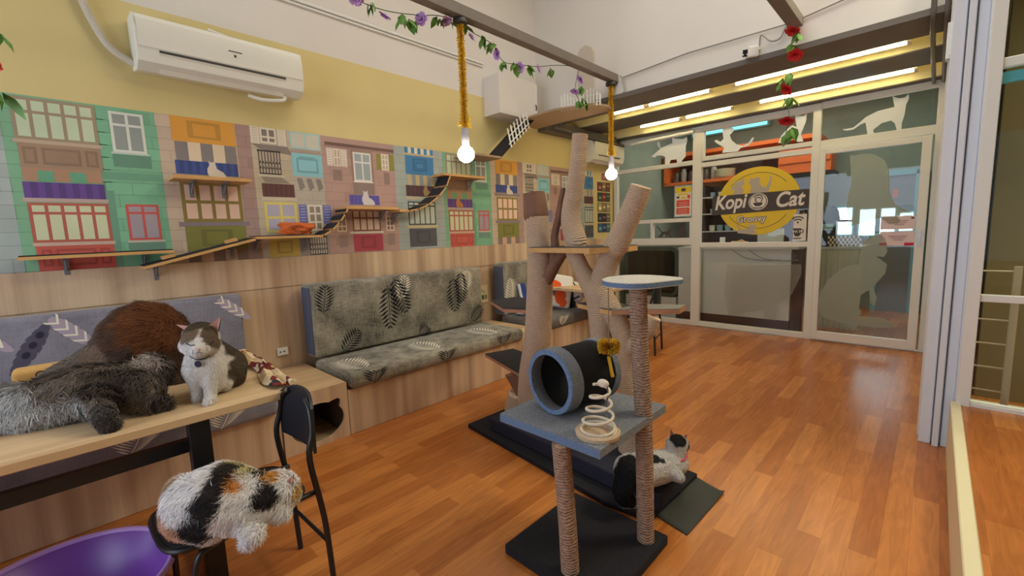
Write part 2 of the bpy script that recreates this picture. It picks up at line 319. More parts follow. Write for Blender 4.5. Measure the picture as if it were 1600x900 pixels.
c = MB(); c.bb(WX, 2.3, 4.52, 6.35, 3.0, 3.08); c.bb(WX, 2.3, 6.3, 6.35, 2.76, 3.0); c.bb(WX, 2.3, 6.35, 9.1, 3.42, 3.5); c.bb(WX, 2.3, 6.3, 6.35, 3.08, 3.45); struct(c.build('ceiling_low', M('soffit_board', (200, 190, 160), 0.7)))
struct(MB().bb(WX, WX+0.02, -3.2, 6.24, 1.045, 1.275).build('trim_1', OAK))
w = MB(); w.bb(WX, WX+0.012, -3.2, 6.24, 0.0, 1.045); struct(w.build('trim_2', OAK))
# dark steel joists of the mezzanine, running across, with a rail along the left wall
JOIST = M('joist_face', (240, 230, 172), 0.55)
def joist(y0, y1, z0, label):
    b = MB(); b.bb(WX, 0.0, y0, y1, z0, z0+0.012); b.bb(WX, 0.0, y1-0.012, y1, z0, 2.99)
    b.m = 1; b.bb(WX, 0.0, y0, y0+0.01, z0+0.012, 2.99); o = b.build('trim_joist', [DARKM, JOIST]); struct(o)  # cream face yellowed for the tube glow, soffit coloured dark for its shade
b = MB(); b.bb(WX, 0.05, 4.36, 4.80, 2.79, 2.81); b.bb(WX, 0.05, 4.34, 4.40, 2.785, 2.83); b.bb(WX, 0.0, 4.79, 4.80, 2.81, 2.99); struct(b.build('trim_beam', DARKM))
joist(5.21, 5.72, 2.80, ''); joist(6.10, 6.22, 2.755, '')
b = MB(); b.bb(WX, WX+0.14, 4.42, 6.2, 2.66, 2.79); b.tube([(WX+0.2, 4.5, 2.70), (WX+0.2, 6.2, 2.66)], 0.02, 8); struct(b.build('trim_side_beam', DARKM))
for x, lb in ((-0.10, 'dark conduit bending under the mezzanine joists, the one further from the white column'), (-0.03, 'dark conduit bending under the mezzanine joists, the one close by the white column')):
    pts = bez([(x, 4.34, 3.1), (x, 4.34, 2.86), (x, 4.42, 2.74), (x, 5.0, 2.73), (x, 5.6, 2.73), (x, 6.15, 2.72)], 6)
    tag(MB().tube(pts, 0.016, 8).build('ceiling_conduit', M('conduit_dark', (96, 88, 80), 0.5), smooth=True), lb, 'pipe', 'twin conduits by the white column')
TUBE = M('tube_glow', (255, 236, 180), 0.4, emit=24)
tubes = [((-3.05, -2.60), 5.11, 2.862, 'fluorescent tube on the front joist, closest to the mural wall'),
         ((-2.58, -1.84), 5.11, 2.862, 'fluorescent tube on the front joist, above the tinsel lamp by the glass front'),
         ((-1.62, -0.24), 5.11, 2.862, 'long bright fluorescent tube on the front joist behind the red flower garland'),
         ((-3.15, -2.55), 6.0, 2.845, 'fluorescent tube on the back joist nearest the wall air conditioner'),
         ((-2.50, -1.90), 6.0, 2.845, 'short fluorescent tube on the back joist above the clerestory cat decals'),
         ((-1.62, -0.22), 6.0, 2.845, 'long fluorescent tube on the back joist above the glass door')]
for (x0, x1), y, z, lab in tubes:
    t = thing('tube_light', ((x0+x1)/2, y, z), lab, 'light')
    MB().tube([(x0+0.03, y, z), (x1-0.03, y, z)], 0.014, 10).build('tube', TUBE, t, smooth=True)
    MB().bb(x0, x1, y+0.016, y+0.045, z-0.012, z+0.03).build('fitting', FRAME, t)
    for xx in (x0+0.012, x1-0.012): MB().tube([(xx-0.014, y, z), (xx+0.014, y, z)], 0.016, 10).build('end_cap', FRAME, t)
b = MB(); b.tube([(WX+0.35, 6.17, 2.66), (-2.45, 6.17, 2.68)], 0.022, 10); tag(b.build('white_pipe', FRAME, smooth=True), 'white pipe running under the joists above the left glass bay', 'pipe')
# ------------------------------------------------------------------ glass front
def bars(specs, name, d=0.06):
    b = MB()
    for i, (x0, x1, z0, z1) in enumerate(specs): e = 0.0007*i; b.bb(x0, x1, GY-d/2-e, GY+d/2+e, z0, z1)
    o = b.build(name, FRAME, bevel=0.004, seg=1); return struct(o)
def pane(x0, x1, z0, z1, par, y=GY): MB().bb(x0, x1, y-0.003, y+0.003, z0, z1).build('pane', GLASS, par)
w1 = bars([(WX, -2.43, 2.67, 2.73), (WX, -2.43, 2.25, 2.31), (WX, -2.43, 1.475, 1.53), (WX, -2.43, 1.15, 1.25), (WX, -2.43, 0, 0.07), (-3.70, -3.64, 0, 2.7), (-3.085, -3.045, 1.25, 1.475), (-2.47, -2.35, 0, 2.73), (-2.50, -2.46, 1.25, 1.475)], 'window_1')
for a in ((-3.64, -2.47, 2.31, 2.67), (-3.64, -2.47, 1.53, 2.25), (-3.64, -3.085, 1.25, 1.475), (-3.045, -2.5, 1.25, 1.475), (-3.64, -2.47, 0.07, 1.15)): pane(*a, w1)
w2 = bars([(-2.35, -1.09, 2.67, 2.75), (-2.35, -1.09, 2.285, 2.34), (-2.35, -1.09, 2.20, 2.262), (-2.35, -1.09, 1.12, 1.18), (-2.35, -1.09, 0, 0.07), (-2.35, -2.32, 2.3, 2.7), (-1.095, -1.015, 0, 2.75)], 'window_2')
for a in ((-2.32, -1.09, 2.34, 2.67), (-2.35, -1.09, 1.18, 2.20), (-2.35, -1.09, 0.07, 1.12)): pane(*a, w2)
w3 = bars([(-1.015, 0.0, 2.69, 2.76), (-1.015, 0.0, 2.24, 2.33), (-0.06, 0.0, 0, 2.75), (-1.015, -0.06, 0, 0.012)], 'window_3')
pane(-1.015, -0.06, 2.33, 2.69, w3)
dd = MB()
for x0, x1, z0, z1 in ((-1.01, -0.95, 0.02, 2.23), (-0.15, -0.075, 0.02, 2.23), (-0.95, -0.15, 2.17, 2.23), (-0.95, -0.15, 0.02, 0.12)): dd.bb(x0, x1, GY-0.075, GY-0.035, z0, z1)
d1 = struct(dd.build('door_1', FRAME, bevel=0.004, seg=1)); pane(-0.95, -0.15, 0.12, 2.17, d1, GY-0.055)
MB().bb(-0.125, -0.105, GY-0.085, GY-0.074, 1.12, 1.30).build('door_lock', M('steel', (150, 150, 150), 0.3, 1.0), d1)
tag(MB().bb(-2.4, -1.35, GY-0.06, GY-0.035, 0.0, 0.012).build('floor_rail', M('alu', (190, 185, 175), 0.4, 0.8)), 'thin metal floor rail along the foot of the middle glass bay', 'rail')
# ------------------------------------------------------------------ cat decals and signs on the glass
FR = mat_frost('frost_film', (250, 250, 246), 0.93); FR2 = mat_frost('frost_film_weak', (200, 205, 190), 0.55); FR3 = mat_frost('frost_film_faint', (215, 215, 205), 0.2)
dl = {1: 'white standing cat decal with raised tail on the leftmost clerestory pane', 2: 'white upright cat decal with long curled tail on the middle clerestory pane', 3: 'white cat decal partly behind the red flower garland', 4: 'white slender walking cat decal above the glass door',
      5: 'large frosted cat decal on the upper half of the glass door', 6: 'large frosted seated cat decal on the lower half of the glass door', 7: 'faint frosted cat decal on the low middle glass pane'}
for k, P in DEC.items():
    y = GY-0.062 if k in (5, 6) else GY-0.006
    tag(MB().prism([(a, b) for a, b in P], (0, y, 0), (1, 0, 0), (0, 0, 1), 0.0012).build('cat_decal', FR if k < 5 else (FR2 if k < 7 else FR3)), dl[k], 'window decal')
def circ(cx, cz, r, n=64, rx=None): return [(cx+(rx or r)*math.cos(2*PI*k/n), cz+r*math.sin(2*PI*k/n)) for k in range(n)]
DARKP = M('print_dark', (74, 66, 64), 0.6); YELP = M('print_yellow', (236, 205, 40), 0.55); WP = M('print_white', (235, 230, 222), 0.6); GP = M('print_grey', (190, 180, 170), 0.6); PURP = M('print_purple', (88, 72, 96), 0.6)
def gl(b, poly, lay): b.prism(poly, (0, GY-0.005-0.0012*lay, 0), (1, 0, 0), (0, 0, 1), 0.001)
sg = MB(); gl(sg, circ(-1.655, 1.70, 0.425, rx=0.47), 0)
sg.m = 1
def ring(b, cx, cz, r, t, lay, a0=0, a1=2*PI, rx=1.1, n=48):
    b_ = [(cx+r*rx*math.cos(a0+(a1-a0)*k/n), cz+r*math.sin(a0+(a1-a0)*k/n)) for k in range(n+1)]
    c_2 = [(cx+(r-t)*rx*math.cos(a0+(a1-a0)*k/n), cz+(r-t)*math.sin(a0+(a1-a0)*k/n)) for k in range(n+1)]
    y = GY-0.0055-0.0012*lay
    for k in range(n): b.quad((b_[k][0], y, b_[k][1]), (b_[k+1][0], y, b_[k+1][1]), (c_2[k+1][0], y, c_2[k+1][1]), (c_2[k][0], y, c_2[k][1]))
ring(sg, -1.655, 1.70, 0.35, 0.006, 1, PI*1.17, PI*1.83); ring(sg, -1.655, 1.70, 0.355, 0.006, 1, PI*0.2, PI*0.8)
gl(sg, [(-2.21, 1.545), (-1.085, 1.575), (-1.055, 1.80), (-2.20, 1.80)], 2)
sg.m = 2 # grey cats on the roundel
gl(sg, [(-1.95, 1.80), (-1.93, 1.87), (-1.99, 1.86), (-1.93, 1.92), (-1.93, 1.98), (-1.88, 1.96), (-1.82, 2.0), (-1.81, 1.93), (-1.84, 1.90), (-1.82, 1.85), (-1.83, 1.80)], 1)
gl(sg, [(-1.74, 1.80), (-1.73, 1.90), (-1.76, 1.93), (-1.745, 1.99), (-1.70, 1.98), (-1.66, 2.0), (-1.63, 1.97), (-1.64, 1.92), (-1.60, 1.87), (-1.56, 1.86), (-1.53, 1.93), (-1.52, 2.0), (-1.50, 1.99), (-1.505, 1.90), (-1.53, 1.82), (-1.55, 1.80)], 1)
gl(sg, [(-1.88, 1.30), (-1.86, 1.37), (-1.90, 1.40), (-1.88, 1.405), (-1.85, 1.385), (-1.84, 1.345), (-1.74, 1.36), (-1.75, 1.41), (-1.70, 1.40), (-1.66, 1.41), (-1.66, 1.36), (-1.68, 1.33), (-1.64, 1.29), (-1.75, 1.285)], 1)
sg.m = 3; gl(sg, circ(-1.645, 1.69, 0.105, 40, rx=0.11), 3)
sg.m = 1; ring(sg, -1.645, 1.69, 0.095, 0.008, 4, n=40, rx=1.05)
gl(sg, [(-1.70, 1.68), (-1.59, 1.68), (-1.60, 1.65), (-1.62, 1.635), (-1.67, 1.635), (-1.69, 1.65)], 4); gl(sg, [(-1.71, 1.62), (-1.58, 1.62), (-1.60, 1.612), (-1.69, 1.612)], 4)
ring(sg, -1.645, 1.715, 0.035, 0.012, 4, PI*0.1, PI*1.4, n=20); ring(sg, -1.645, 1.725, 0.05, 0.010, 4, -PI*0.3, PI*0.9, n=20)
sign = sg.build('roundel_sign', [YELP, DARKP, GP, WP]); tag(sign, 'round yellow cafe sign with dark band and white lettering on the middle glass pane', 'sign')
fr_ = lambda x, z, lay, tilt=0.0: frame((x, GY-0.006-0.0012*lay, z), (math.cos(tilt), 0, math.sin(tilt)), (-math.sin(tilt), 0, math.cos(tilt)))
text_mesh('Kopi', 0.25, WP, 'lettering', fr_(-1.985, 1.70, 3, 0.03), sign, shear=0.25, bold=0.006, sx=0.80)
text_mesh('Cat', 0.25, WP, 'lettering', fr_(-1.31, 1.69, 3, 0.03), sign, shear=0.25, bold=0.006, sx=0.82)
text_mesh('Groovy', 0.115, PURP, 'lettering', fr_(-1.72, 1.475, 2, 0.02), sign, bold=0.008, sx=0.95); text_mesh('Groovy', 0.115, WP, 'lettering', fr_(-1.72, 1.475, 3, 0.02), sign, bold=0.0015, sx=0.95)
# notice poster
p = MB(); p.m = 0
def po(x0, x1, z0, z1, m, lay): p.m = m; p.bb(x0, x1, GY-0.0065-0.001*lay, GY-0.006-0.001*lay, z0, z1)
po(-2.735, -2.475, 1.545, 1.99, 4, 0); po(-2.72, -2.49, 1.56, 1.97, 3, 1); po(-2.72, -2.49, 1.885, 1.965, 0, 2); po(-2.63, -2.57, 1.905, 1.945, 1, 3)
po(-2.68, -2.53, 1.85, 1.875, 0, 2); po(-2.70, -2.66, 1.81, 1.84, 1, 2); po(-2.545, -2.505, 1.80, 1.85, 5, 2); po(-2.64, -2.56, 1.80, 1.83, 0, 2)
po(-2.70, -2.515, 1.69, 1.785, 5, 2); po(-2.70, -2.515, 1.585, 1.675, 5, 2)
for k in range(4): po(-2.68+0.02*(k % 2), -2.54, 1.755-0.018*k-0.003, 1.755-0.018*k, 3, 3)
for k in range(4): po(-2.68, -2.55+0.02*(k % 2), 1.655-0.018*k-0.003, 1.655-0.018*k, 3, 3)
tag(p.build('notice_poster', [YELP, DARKP, GP, WP, M('print_teal', (150, 175, 170), 0.6), M('print_red', (225, 80, 55), 0.6)]), 'white, yellow and red notice poster on the glass left of the round sign', 'poster')
# wifi placard
p = MB(); po(-1.25, -1.115, 1.19, 1.51, 3, 0)
def ringp(r, t): ring(p, -1.205, 1.395, r, t, 2, PI*0.25, PI*0.75, rx=1.0, n=14)
p.m = 1; ringp(0.09, 0.014); ringp(0.06, 0.014); gl(p, circ(-1.205, 1.412, 0.011, 14), 3)
gl(p, [(-1.25, 1.34), (-1.165, 1.34), (-1.17, 1.27), (-1.185, 1.245), (-1.225, 1.245), (-1.24, 1.27)], 2); gl(p, [(-1.255, 1.225), (-1.155, 1.225), (-1.17, 1.212), (-1.24, 1.212)], 2); ring(p, -1.165, 1.305, 0.026, 0.010, 2, rx=1, n=14)
plac = tag(p.build('wifi_placard', [YELP, DARKP, GP, WP]), 'small white placard with wifi arcs and cup, right of the round sign', 'sign')
text_mesh('Wi Fi', 0.045, WP, 'lettering', fr_(-1.207, 1.30, 4), plac, bold=0.0008)
# door notices: two sheets, writing illegible in the photograph
for (z0, z1, l) in ((1.30, 1.44, 'pale notice sheet on the glass door, upper of the two'), (1.13, 1.28, 'pale notice sheet with red foot on the glass door, lower of the two')):
    b = MB(); y = GY-0.061
    b.col((235, 215, 218)).bb(-0.43, -0.155, y-0.001, y, z0, z1)
    b.col((120, 90, 95)).bb(-0.19, -0.165, y-0.002, y-0.001, z1-0.035, z1-0.015) if z0 > 1.2 else b.bb(-0.42, -0.39, y-0.002, y-0.001, z1-0.035, z1-0.02)
    for k in range(3):
        b.col((170, 135, 140)).bb(-0.36+0.02*k, -0.21-0.015*k, y-0.002, y-0.001, z1-0.055-0.02*k, z1-0.047-0.02*k)
    if z0 < 1.2: b.col((205, 40, 60)).bb(-0.43, -0.37, y-0.002, y-0.001, z0, z0+0.03); b.bb(-0.23, -0.155, y-0.002, y-0.001, z0, z0+0.03)
    tag(b.build('door_notice'), l, 'notice')
# small dark cat prints on the transom lights
CS = [(0, 0.02), (0.03, 0.03), (0.05, 0.05), (0.055, 0.075), (0.03, 0.10), (0.0, 0.14), (-0.02, 0.16), (-0.01, 0.165), (0.02, 0.14), (0.05, 0.095), (0.075, 0.08), (0.13, 0.085), (0.16, 0.105), (0.165, 0.12), (0.18, 0.11), (0.20, 0.12), (0.205, 0.09), (0.185, 0.075), (0.17, 0.06), (0.19, 0.03), (0.20, 0.0), (0.185, 0.0), (0.16, 0.035), (0.14, 0.03), (0.14, 0.0), (0.125, 0.0), (0.12, 0.045), (0.08, 0.045), (0.07, 0.02), (0.065, 0.0), (0.05, 0.0), (0.05, 0.025), (0.035, 0.0)]
SIT = [(0, 0), (-0.02, 0.05), (0, 0.10), (0.03, 0.13), (0.03, 0.17), (0.045, 0.155), (0.065, 0.155), (0.08, 0.17), (0.082, 0.13), (0.07, 0.115), (0.09, 0.07), (0.095, 0.01), (0.11, 0), (0.07, 0)]
for poly, x, z, sc, l in ((CS, -2.98, 1.26, 1.05, 'small dark walking cat print on the transom pane beside the mullion'), (SIT, -2.66, 1.255, 1.2, 'small dark sitting cat print at the right of the transom pane')):
    tag(MB().prism([(a*sc, b*sc) for a, b in poly], (x, GY-0.008, z), (1, 0, 0), (0, 0, 1), 0.001).build('cat_print', DARKP), l, 'window decal')
# ------------------------------------------------------------------ mural of shophouse fronts
mu = MB(); Y0, Y1 = -3.1, 5.655
def R(y0, y1, z0, z1, col, lay):
    y0, y1 = y0+OFF, y1+OFF
    if y1 < Y0 or y0 > Y1: return
    y0, y1 = max(y0, Y0), min(y1, Y1); x = WX+0.0015+0.0005*lay; mu.col(tuple(int(v*0.87+w*0.13) for v, w in zip(col, (225, 214, 200)))); mu.quad((x, y0, z0), (x, y1, z0), (x, y1, z1), (x, y0, z1))
def POLY(pts, col, lay):
    if any(a+OFF > Y1 or a+OFF < Y0 for a, b in pts): return
    x = WX+0.0015+0.0005*lay; mu.col(col); mu.add([(x, a+OFF, b) for a, b in pts], [tuple(range(len(pts)))])
def dk(c, f): return tuple(int(v*f) for v in c)
def win(y0, y1, z0, z1, fr, pa, ny, zs=(0.6,), t=0.012, lay=3):
    R(y0, y1, z0, z1, fr, lay); zz = [z0]+[z0+(z1-z0)*k for k in zs]+[z1]
    for i in range(ny):
        a = y0+(y1-y0-t)*i/ny+t; b = y0+(y1-y0-t)*(i+1)/ny
        for k in range(len(zz)-1): R(a, b, zz[k]+(t if k == 0 else t/2), zz[k+1]-(t if k == len(zz)-2 else t/2), pa, lay+1)
def panel(y0, y1, z0, z1, c, lay=3):
    R(y0, y1, z0, z1, c, lay); a = (y1-y0)*0.24; b = (z1-z0)*0.18
    R(y0+a, y1-a, z0+b, z1-b*0.7, dk(c, 0.84), lay+1); R(y0+a*1.35, y1-a*1.35, z0+b*1.5, z1-b*1.3, dk(c, 0.97), lay+2)
def stripes(y0, y1, z0, z1, c1, c2, n, lay=3):
    for i in range(n): R(y0+(y1-y0)*i/n, y0+(y1-y0)*(i+1)/n, z0, z1, c1 if i % 2 == 0 else c2, lay)
def bricks(y0, y1, z0, z1, c, seed, w=0.13):
    r = random.Random(seed); z = z0; k = 0
    while z < z1-0.02:
        R(y0, y1, z, z+0.004, dk(c, 0.86), 1); yy = y0+(0.06 if k % 2 else 0.0)
        while yy < y1:
            if r.random() < 0.55: R(yy, min(yy+0.004, y1), z, min(z+0.075, z1), dk(c, 0.88), 1)
            if r.random() < 0.22: R(yy, min(yy+w, y1), z, min(z+0.075, z1), dk(c, 0.94 if r.random() < .5 else 1.05), 0.5)
            yy += w
        z += 0.075; k += 1
def shut(y0, y1, z0, z1, c, c2, lay=3):
    R(y0, y1, z0, z1, c, lay); n = 7
    for i in range(n): R(y0+0.01, y1-0.01, z0+(z1-z0)*(i+0.3)/n, z0+(z1-z0)*(i+0.6)/n, c2, lay+1)
def rail(y0, y1, z0, z1, c, bg):
    R(y0, y1, z0, z1, bg, 3)
    n = 7
    for i in range(n+1): yy = y0+(y1-y0-0.006)*i/n; R(yy, yy+0.006, z0, z1, c, 4)
    for i in range(n):
        a = y0+(y1-y0)*i/n; b = y0+(y1-y0)*(i+1)/n
        for zc in (z0+0.03, z0+0.07): POLY([(a, zc), ((a+b)/2, zc+0.03), (b, zc), ((a+b)/2, zc+0.015)], c, 4)
    R(y0-0.005, y1+0.005, z1-0.008, z1+0.004, c, 4); R(y0, y1, z0, z0+0.008, c, 4)
SITC = [(0, 0), (-0.012, 0.03), (-0.01, 0.06), (0.005, 0.085), (0, 0.115), (0.012, 0.105), (0.028, 0.105), (0.04, 0.118), (0.042, 0.09), (0.05, 0.06), (0.085, 0.04), (0.10, 0.015), (0.095, 0)]
def tile():
    SH = 1.275; T = 2.26
    ST = (186, 170, 150); R(0.55, 3.55, SH, T, ST, 0)
    R(0.55, 0.64, SH, T, (196, 172, 150), 0.2); R(0.64, 1.01, SH, T, (196, 172, 150), 0.2); bricks(0.55, 1.01, SH, T, (196, 172, 150), 1)
    panel(0.63, 1.005, 2.095, T, (222, 150, 45)); stripes(0.64, 1.0, 1.97, 2.095, (120, 112, 112), (222, 200, 168), 5)
    stripes(0.63, 1.0, 1.88, 1.97, (42, 62, 140), (32, 50, 112), 16); POLY([(0.82+a, 1.865+b) for a, b in SITC], (214, 200, 184), 6)
    R(0.61, 1.03, 1.84, 1.875, (130, 112, 110), 4); win(0.64, 1.003, 1.555, 1.83, (132, 110, 44), (232, 190, 168), 4, (0.5,), 0.022)
    R(0.61, 1.04, 1.525, 1.555, (128, 112, 118), 5); panel(0.64, 1.01, 1.355, 1.525, (120, 116, 42)); stripes(0.64, 1.01, SH, 1.355, (128, 105, 96), (205, 165, 140), 5)
    PK = (164, 130, 122); R(1.01, 1.105, SH, T, PK, 0.3); bricks(1.01, 1.105, SH, T, PK, 2)
    B = (190, 174, 150); R(1.105, 1.39, SH, T, B, 0.3); bricks(1.105, 1.39, SH, T, B, 3)
    shut(1.105, 1.165, 2.135, T, (226, 216, 196), (196, 186, 166)); shut(1.295, 1.355, 2.135, T, (226, 216, 196), (196, 186, 166)); win(1.17, 1.285, 2.145, T, (228, 218, 200), (120, 108, 100), 2, (0.4,), 0.014)
    POLY([(1.10, 2.135), (1.36, 2.135), (1.40, 2.07), (1.16, 2.10)], (140, 126, 118), 2); rail(1.145, 1.30, 1.915, 2.09, (50, 42, 46), (176, 160, 140)); R(1.13, 1.32, 1.895, 1.91, (208, 196, 170), 4); POLY([(1.15, 1.895), (1.30, 1.895), (1.36, 1.85), (1.18, 1.85)], (150, 138, 124), 2)
    stripes(1.15, 1.385, 1.745, 1.845, (88, 48, 46), (76, 40, 40), 13); R(1.14, 1.40, 1.715, 1.742, (205, 190, 165), 3); win(1.15, 1.39, 1.47, 1.705, (216, 202, 100), (172, 166, 190), 2, (0.5,), 0.02)
    panel(1.16, 1.385, 1.28, 1.425, (204, 176, 76)); R(1.39, 1.46, SH, 1.44, (150, 138, 134), 2)
    G = (182, 172, 158); R(1.39, 1.63, SH, T, G, 0.3); bricks(1.39, 1.63, SH, T, G, 4); win(1.385, 1.62, 2.13, T, (160, 206, 208), (206, 202, 188), 2, (), 0.012); R(1.385, 1.62, 2.105, 2.13, (172, 150, 140), 3)
    panel(1.385, 1.625, 1.915, 2.095, (132, 200, 212)); R(1.42, 1.59, 1.945, 2.06, (104, 164, 182), 6); R(1.435, 1.575, 1.96, 2.045, (136, 200, 214), 7)
    for k in range(3): POLY([(1.41+0.075*k, 1.90), (1.45+0.075*k, 1.90), (1.47+0.075*k, 1.83), (1.43+0.075*k, 1.80)], (138, 130, 126), 3)
    shut(1.405, 1.465, 1.53, 1.69, (88, 92, 172), (168, 172, 208)); shut(1.60, 1.665, 1.53, 1.69, (88, 92, 172), (168, 172, 208)); win(1.475, 1.59, 1.48, 1.69, (230, 222, 206), (140, 126, 110), 2, (0.33, 0.66), 0.014)
    rail(1.465, 1.61, 1.28, 1.43, (46, 42, 46), (196, 186, 176)); R(1.61, 1.63, SH, 1.44, (150, 138, 134), 2)
    K = (178, 142, 134); R(1.63, 2.31, SH, T, K, 0.3); bricks(1.63, 2.31, SH, T, K, 5, 0.17); R(1.66, 2.31, 2.19, 2.215, (104, 72, 66), 3); R(1.655, 2.31, 2.175, 2.19, (150, 118, 108), 3)
    for a in (1.67,): shut(a, a+0.05, 2.02, 2.165, (232, 222, 208), (190, 176, 164)); win(a+0.055, a+0.12, 2.02, 2.165, (232, 222, 208), (190, 170, 150), 2, (0.5,), 0.01); shut(a+0.125, a+0.175, 2.02, 2.165, (232, 222, 208), (190, 176, 164))
    R(1.71, 1.79, 1.90, 1.99, (142, 116, 108), 3); R(1.88, 2.09, 1.79, 2.19, (150, 116, 108), 2); win(1.90, 2.07, 1.905, 2.155, (226, 226, 222), (152, 166, 172), 2, (0.66,), 0.014); R(1.89, 2.08, 1.895, 1.905, (236, 230, 220), 5); R(1.895, 2.085, 1.79, 1.89, (134, 112, 106), 3)
    R(2.125, 2.17, 2.02, 2.165, (132, 132, 44), 3); R(2.255, 2.305, 2.02, 2.165, (132, 132, 44), 3); win(2.175, 2.25, 2.02, 2.165, (232, 222, 208), (196, 176, 156), 2, (0.33, 0.66), 0.01); R(2.19, 2.25, 1.89, 2.0, (140, 112, 106), 3)
    stripes(1.84, 2.13, 1.70, 1.785, (80, 70, 168), (70, 60, 150), 17); POLY([(1.97+a*1.1, 1.70+b*1.1) for a, b in SITC], (210, 204, 208), 6); R(1.83, 2.15, 1.665, 1.70, (168, 140, 124), 3)
    win(1.85, 2.125, 1.465, 1.655, (132, 66, 54), (218, 196, 176), 4, (0.62,), 0.014); R(1.82, 2.15, 1.445, 1.465, (226, 216, 204), 5); panel(1.85, 2.135, 1.285, 1.44, (172, 52, 70))
    for a in (1.71, 2.18): win(a, a+0.085, 1.465, 1.605, (232, 222, 210), (150, 110, 96), 2, (0.33, 0.66), 0.010); R(a+0.01, a+0.085, 1.33, 1.44, (150, 122, 116), 3)
    E = (160, 172, 168); R(2.31, 2.875, SH, T, E, 0.3); bricks(2.31, 2.875, SH, T, E, 6); stripes(2.43, 2.76, 2.20, T, (52, 120, 168), (218, 222, 212), 9); R(2.41, 2.78, 2.185, 2.205, (196, 176, 130), 4)
    panel(2.43, 2.76, 2.005, 2.185, (48, 118, 176)); R(2.53, 2.66, 2.05, 2.13, (40, 104, 160), 7); R(2.56, 2.63, 2.07, 2.11, (56, 128, 184), 8)
    stripes(2.45, 2.76, 1.90, 2.0, (196, 172, 122), (130, 142, 146), 7); stripes(2.42, 2.755, 1.795, 1.90, (78, 46, 48), (68, 38, 42), 15); R(2.41, 2.60, 1.765, 1.79, (204, 186, 148), 4)
    win(2.43, 2.755, 1.515, 1.745, (62, 68, 66), (196, 206, 196), 5, (0.82,), 0.013); R(2.41, 2.78, 1.485, 1.512, (206, 190, 146), 5); panel(2.43, 2.755, 1.30, 1.48, (72, 74, 84)); POLY([(2.63+a*0.9, 1.80+b) for a, b in SITC], (168, 140, 100), 6)
    F = (118, 174, 134); R(2.875, 3.30, SH, T, F, 0.3); bricks(2.875, 3.30, SH, T, F, 7); win(2.92, 3.265, 2.02, T-0.01, (156, 134, 108), (196, 212, 176), 5, (0.66,), 0.016); R(2.91, 3.275, 2.0, 2.02, (190, 164, 138), 4)
    R(2.925, 3.265, 1.865, 2.0, (158, 126, 98), 3)
    for a, b in ((2.94, 2.995), (3.015, 3.175), (3.195, 3.25)): R(a, b, 1.885, 1.98, (134, 104, 82), 4); R(a+0.012, b-0.012, 1.90, 1.965, (150, 118, 92), 5)
    R(2.925, 3.255, 1.79, 1.865, (174, 128, 98), 3); R(2.985, 3.05, 1.79, 1.85, (92, 160, 124), 4); R(3.115, 3.185, 1.79, 1.85, (92, 160, 124), 4)
    stripes(2.92, 3.26, 1.695, 1.785, (92, 56, 138), (74, 44, 118), 12); R(2.91, 3.27, 1.672, 1.695, (186, 160, 150), 4); POLY([(3.04+a*0.9, 1.70+b) for a, b in SITC], (196, 130, 70), 6) if OFF >= 0 else None
    win(2.925, 3.265, 1.44, 1.668, (178, 80, 62), (206, 210, 168), 5, (0.74,), 0.015); R(2.92, 3.275, 1.42, 1.44, (206, 170, 150), 5); R(2.93, 3.265, SH, 1.42, (200, 76, 62), 3)
    for a, b in ((2.95, 2.99), (3.01, 3.18), (3.20, 3.245)): R(a, b, 1.30, 1.40, (172, 58, 50), 4); R(a+0.01, b-0.01, 1.315, 1.385, (198, 82, 68), 5)
    H = (112, 178, 138); R(3.26, 3.555, SH, T, H, 0.4); bricks(3.26, 3.555, SH, T, H, 8); win(3.325, 3.49, 1.99, 2.235, (222, 226, 216), (142, 150, 146), 2, (0.68,), 0.015); R(3.315, 3.50, 1.978, 1.99, (196, 206, 196), 5); R(3.32, 3.505, 1.90, 1.976, (88, 138, 112), 3); R(3.26, 3.555, 1.82, 1.865, (96, 156, 122), 2)
    win(3.345, 3.51, 1.44, 1.668, (200, 72, 66), (160, 146, 156), 2, (0.76,), 0.014); R(3.335, 3.525, 1.425, 1.44, (196, 186, 170), 4); R(3.335, 3.52, 1.36, 1.425, (96, 140, 120), 3); R(3.26, 3.30, SH, 1.75, (96, 150, 122), 1.5)
for OFF in (-6, -3, 0, 3): tile()
o = mu.build('mural_print', PRINT); tag(o, 'long printed wall mural of colourful shophouse fronts', 'mural')
bz = MB()
cols = [((116, 60, 50), (150, 120, 70), (120, 80, 60)), ((50, 90, 60), (140, 50, 50), (60, 80, 60)), ((190, 180, 120), (150, 130, 80), (170, 150, 110)), ((40, 50, 54), (60, 40, 40), (110, 110, 80)), ((60, 110, 120), (50, 70, 110), (80, 120, 110))]
names = ['brown', 'green and red', 'pale olive', 'dark', 'teal']
for k in range(5):
    z1 = 2.125-0.155*k; b = MB(); b.col((70, 60, 50)).bb(WX, WX+0.006, 5.775, 6.125, z1-0.135, z1)
    for j in range(3):
        b.col(cols[k][j]).bb(WX+0.006, WX+0.008, 5.785+0.115*j, 5.885+0.115*j, z1-0.128, z1-0.007)
        b.col(tuple(min(255, v+70) for v in cols[k][j])).bb(WX+0.008, WX+0.009, 5.80+0.115*j, 5.87+0.115*j, z1-0.10+0.02*j, z1-0.06+0.01*j)
    tag(b.build('wall_poster'), '%s poster strip with three pictures, %s of the stack by the glass front' % (names[k], ['topmost', 'second', 'middle', 'fourth', 'lowest'][k]), 'poster')
b = MB(); b.col((150, 90, 80)).bb(WX, WX+0.006, 5.90, 6.06, 2.16, 2.26); b.col((190, 140, 120)).bb(WX+0.006, WX+0.007, 5.92, 6.04, 2.18, 2.24); tag(b.build('wall_poster'), 'small reddish poster above the stack of poster strips', 'poster')
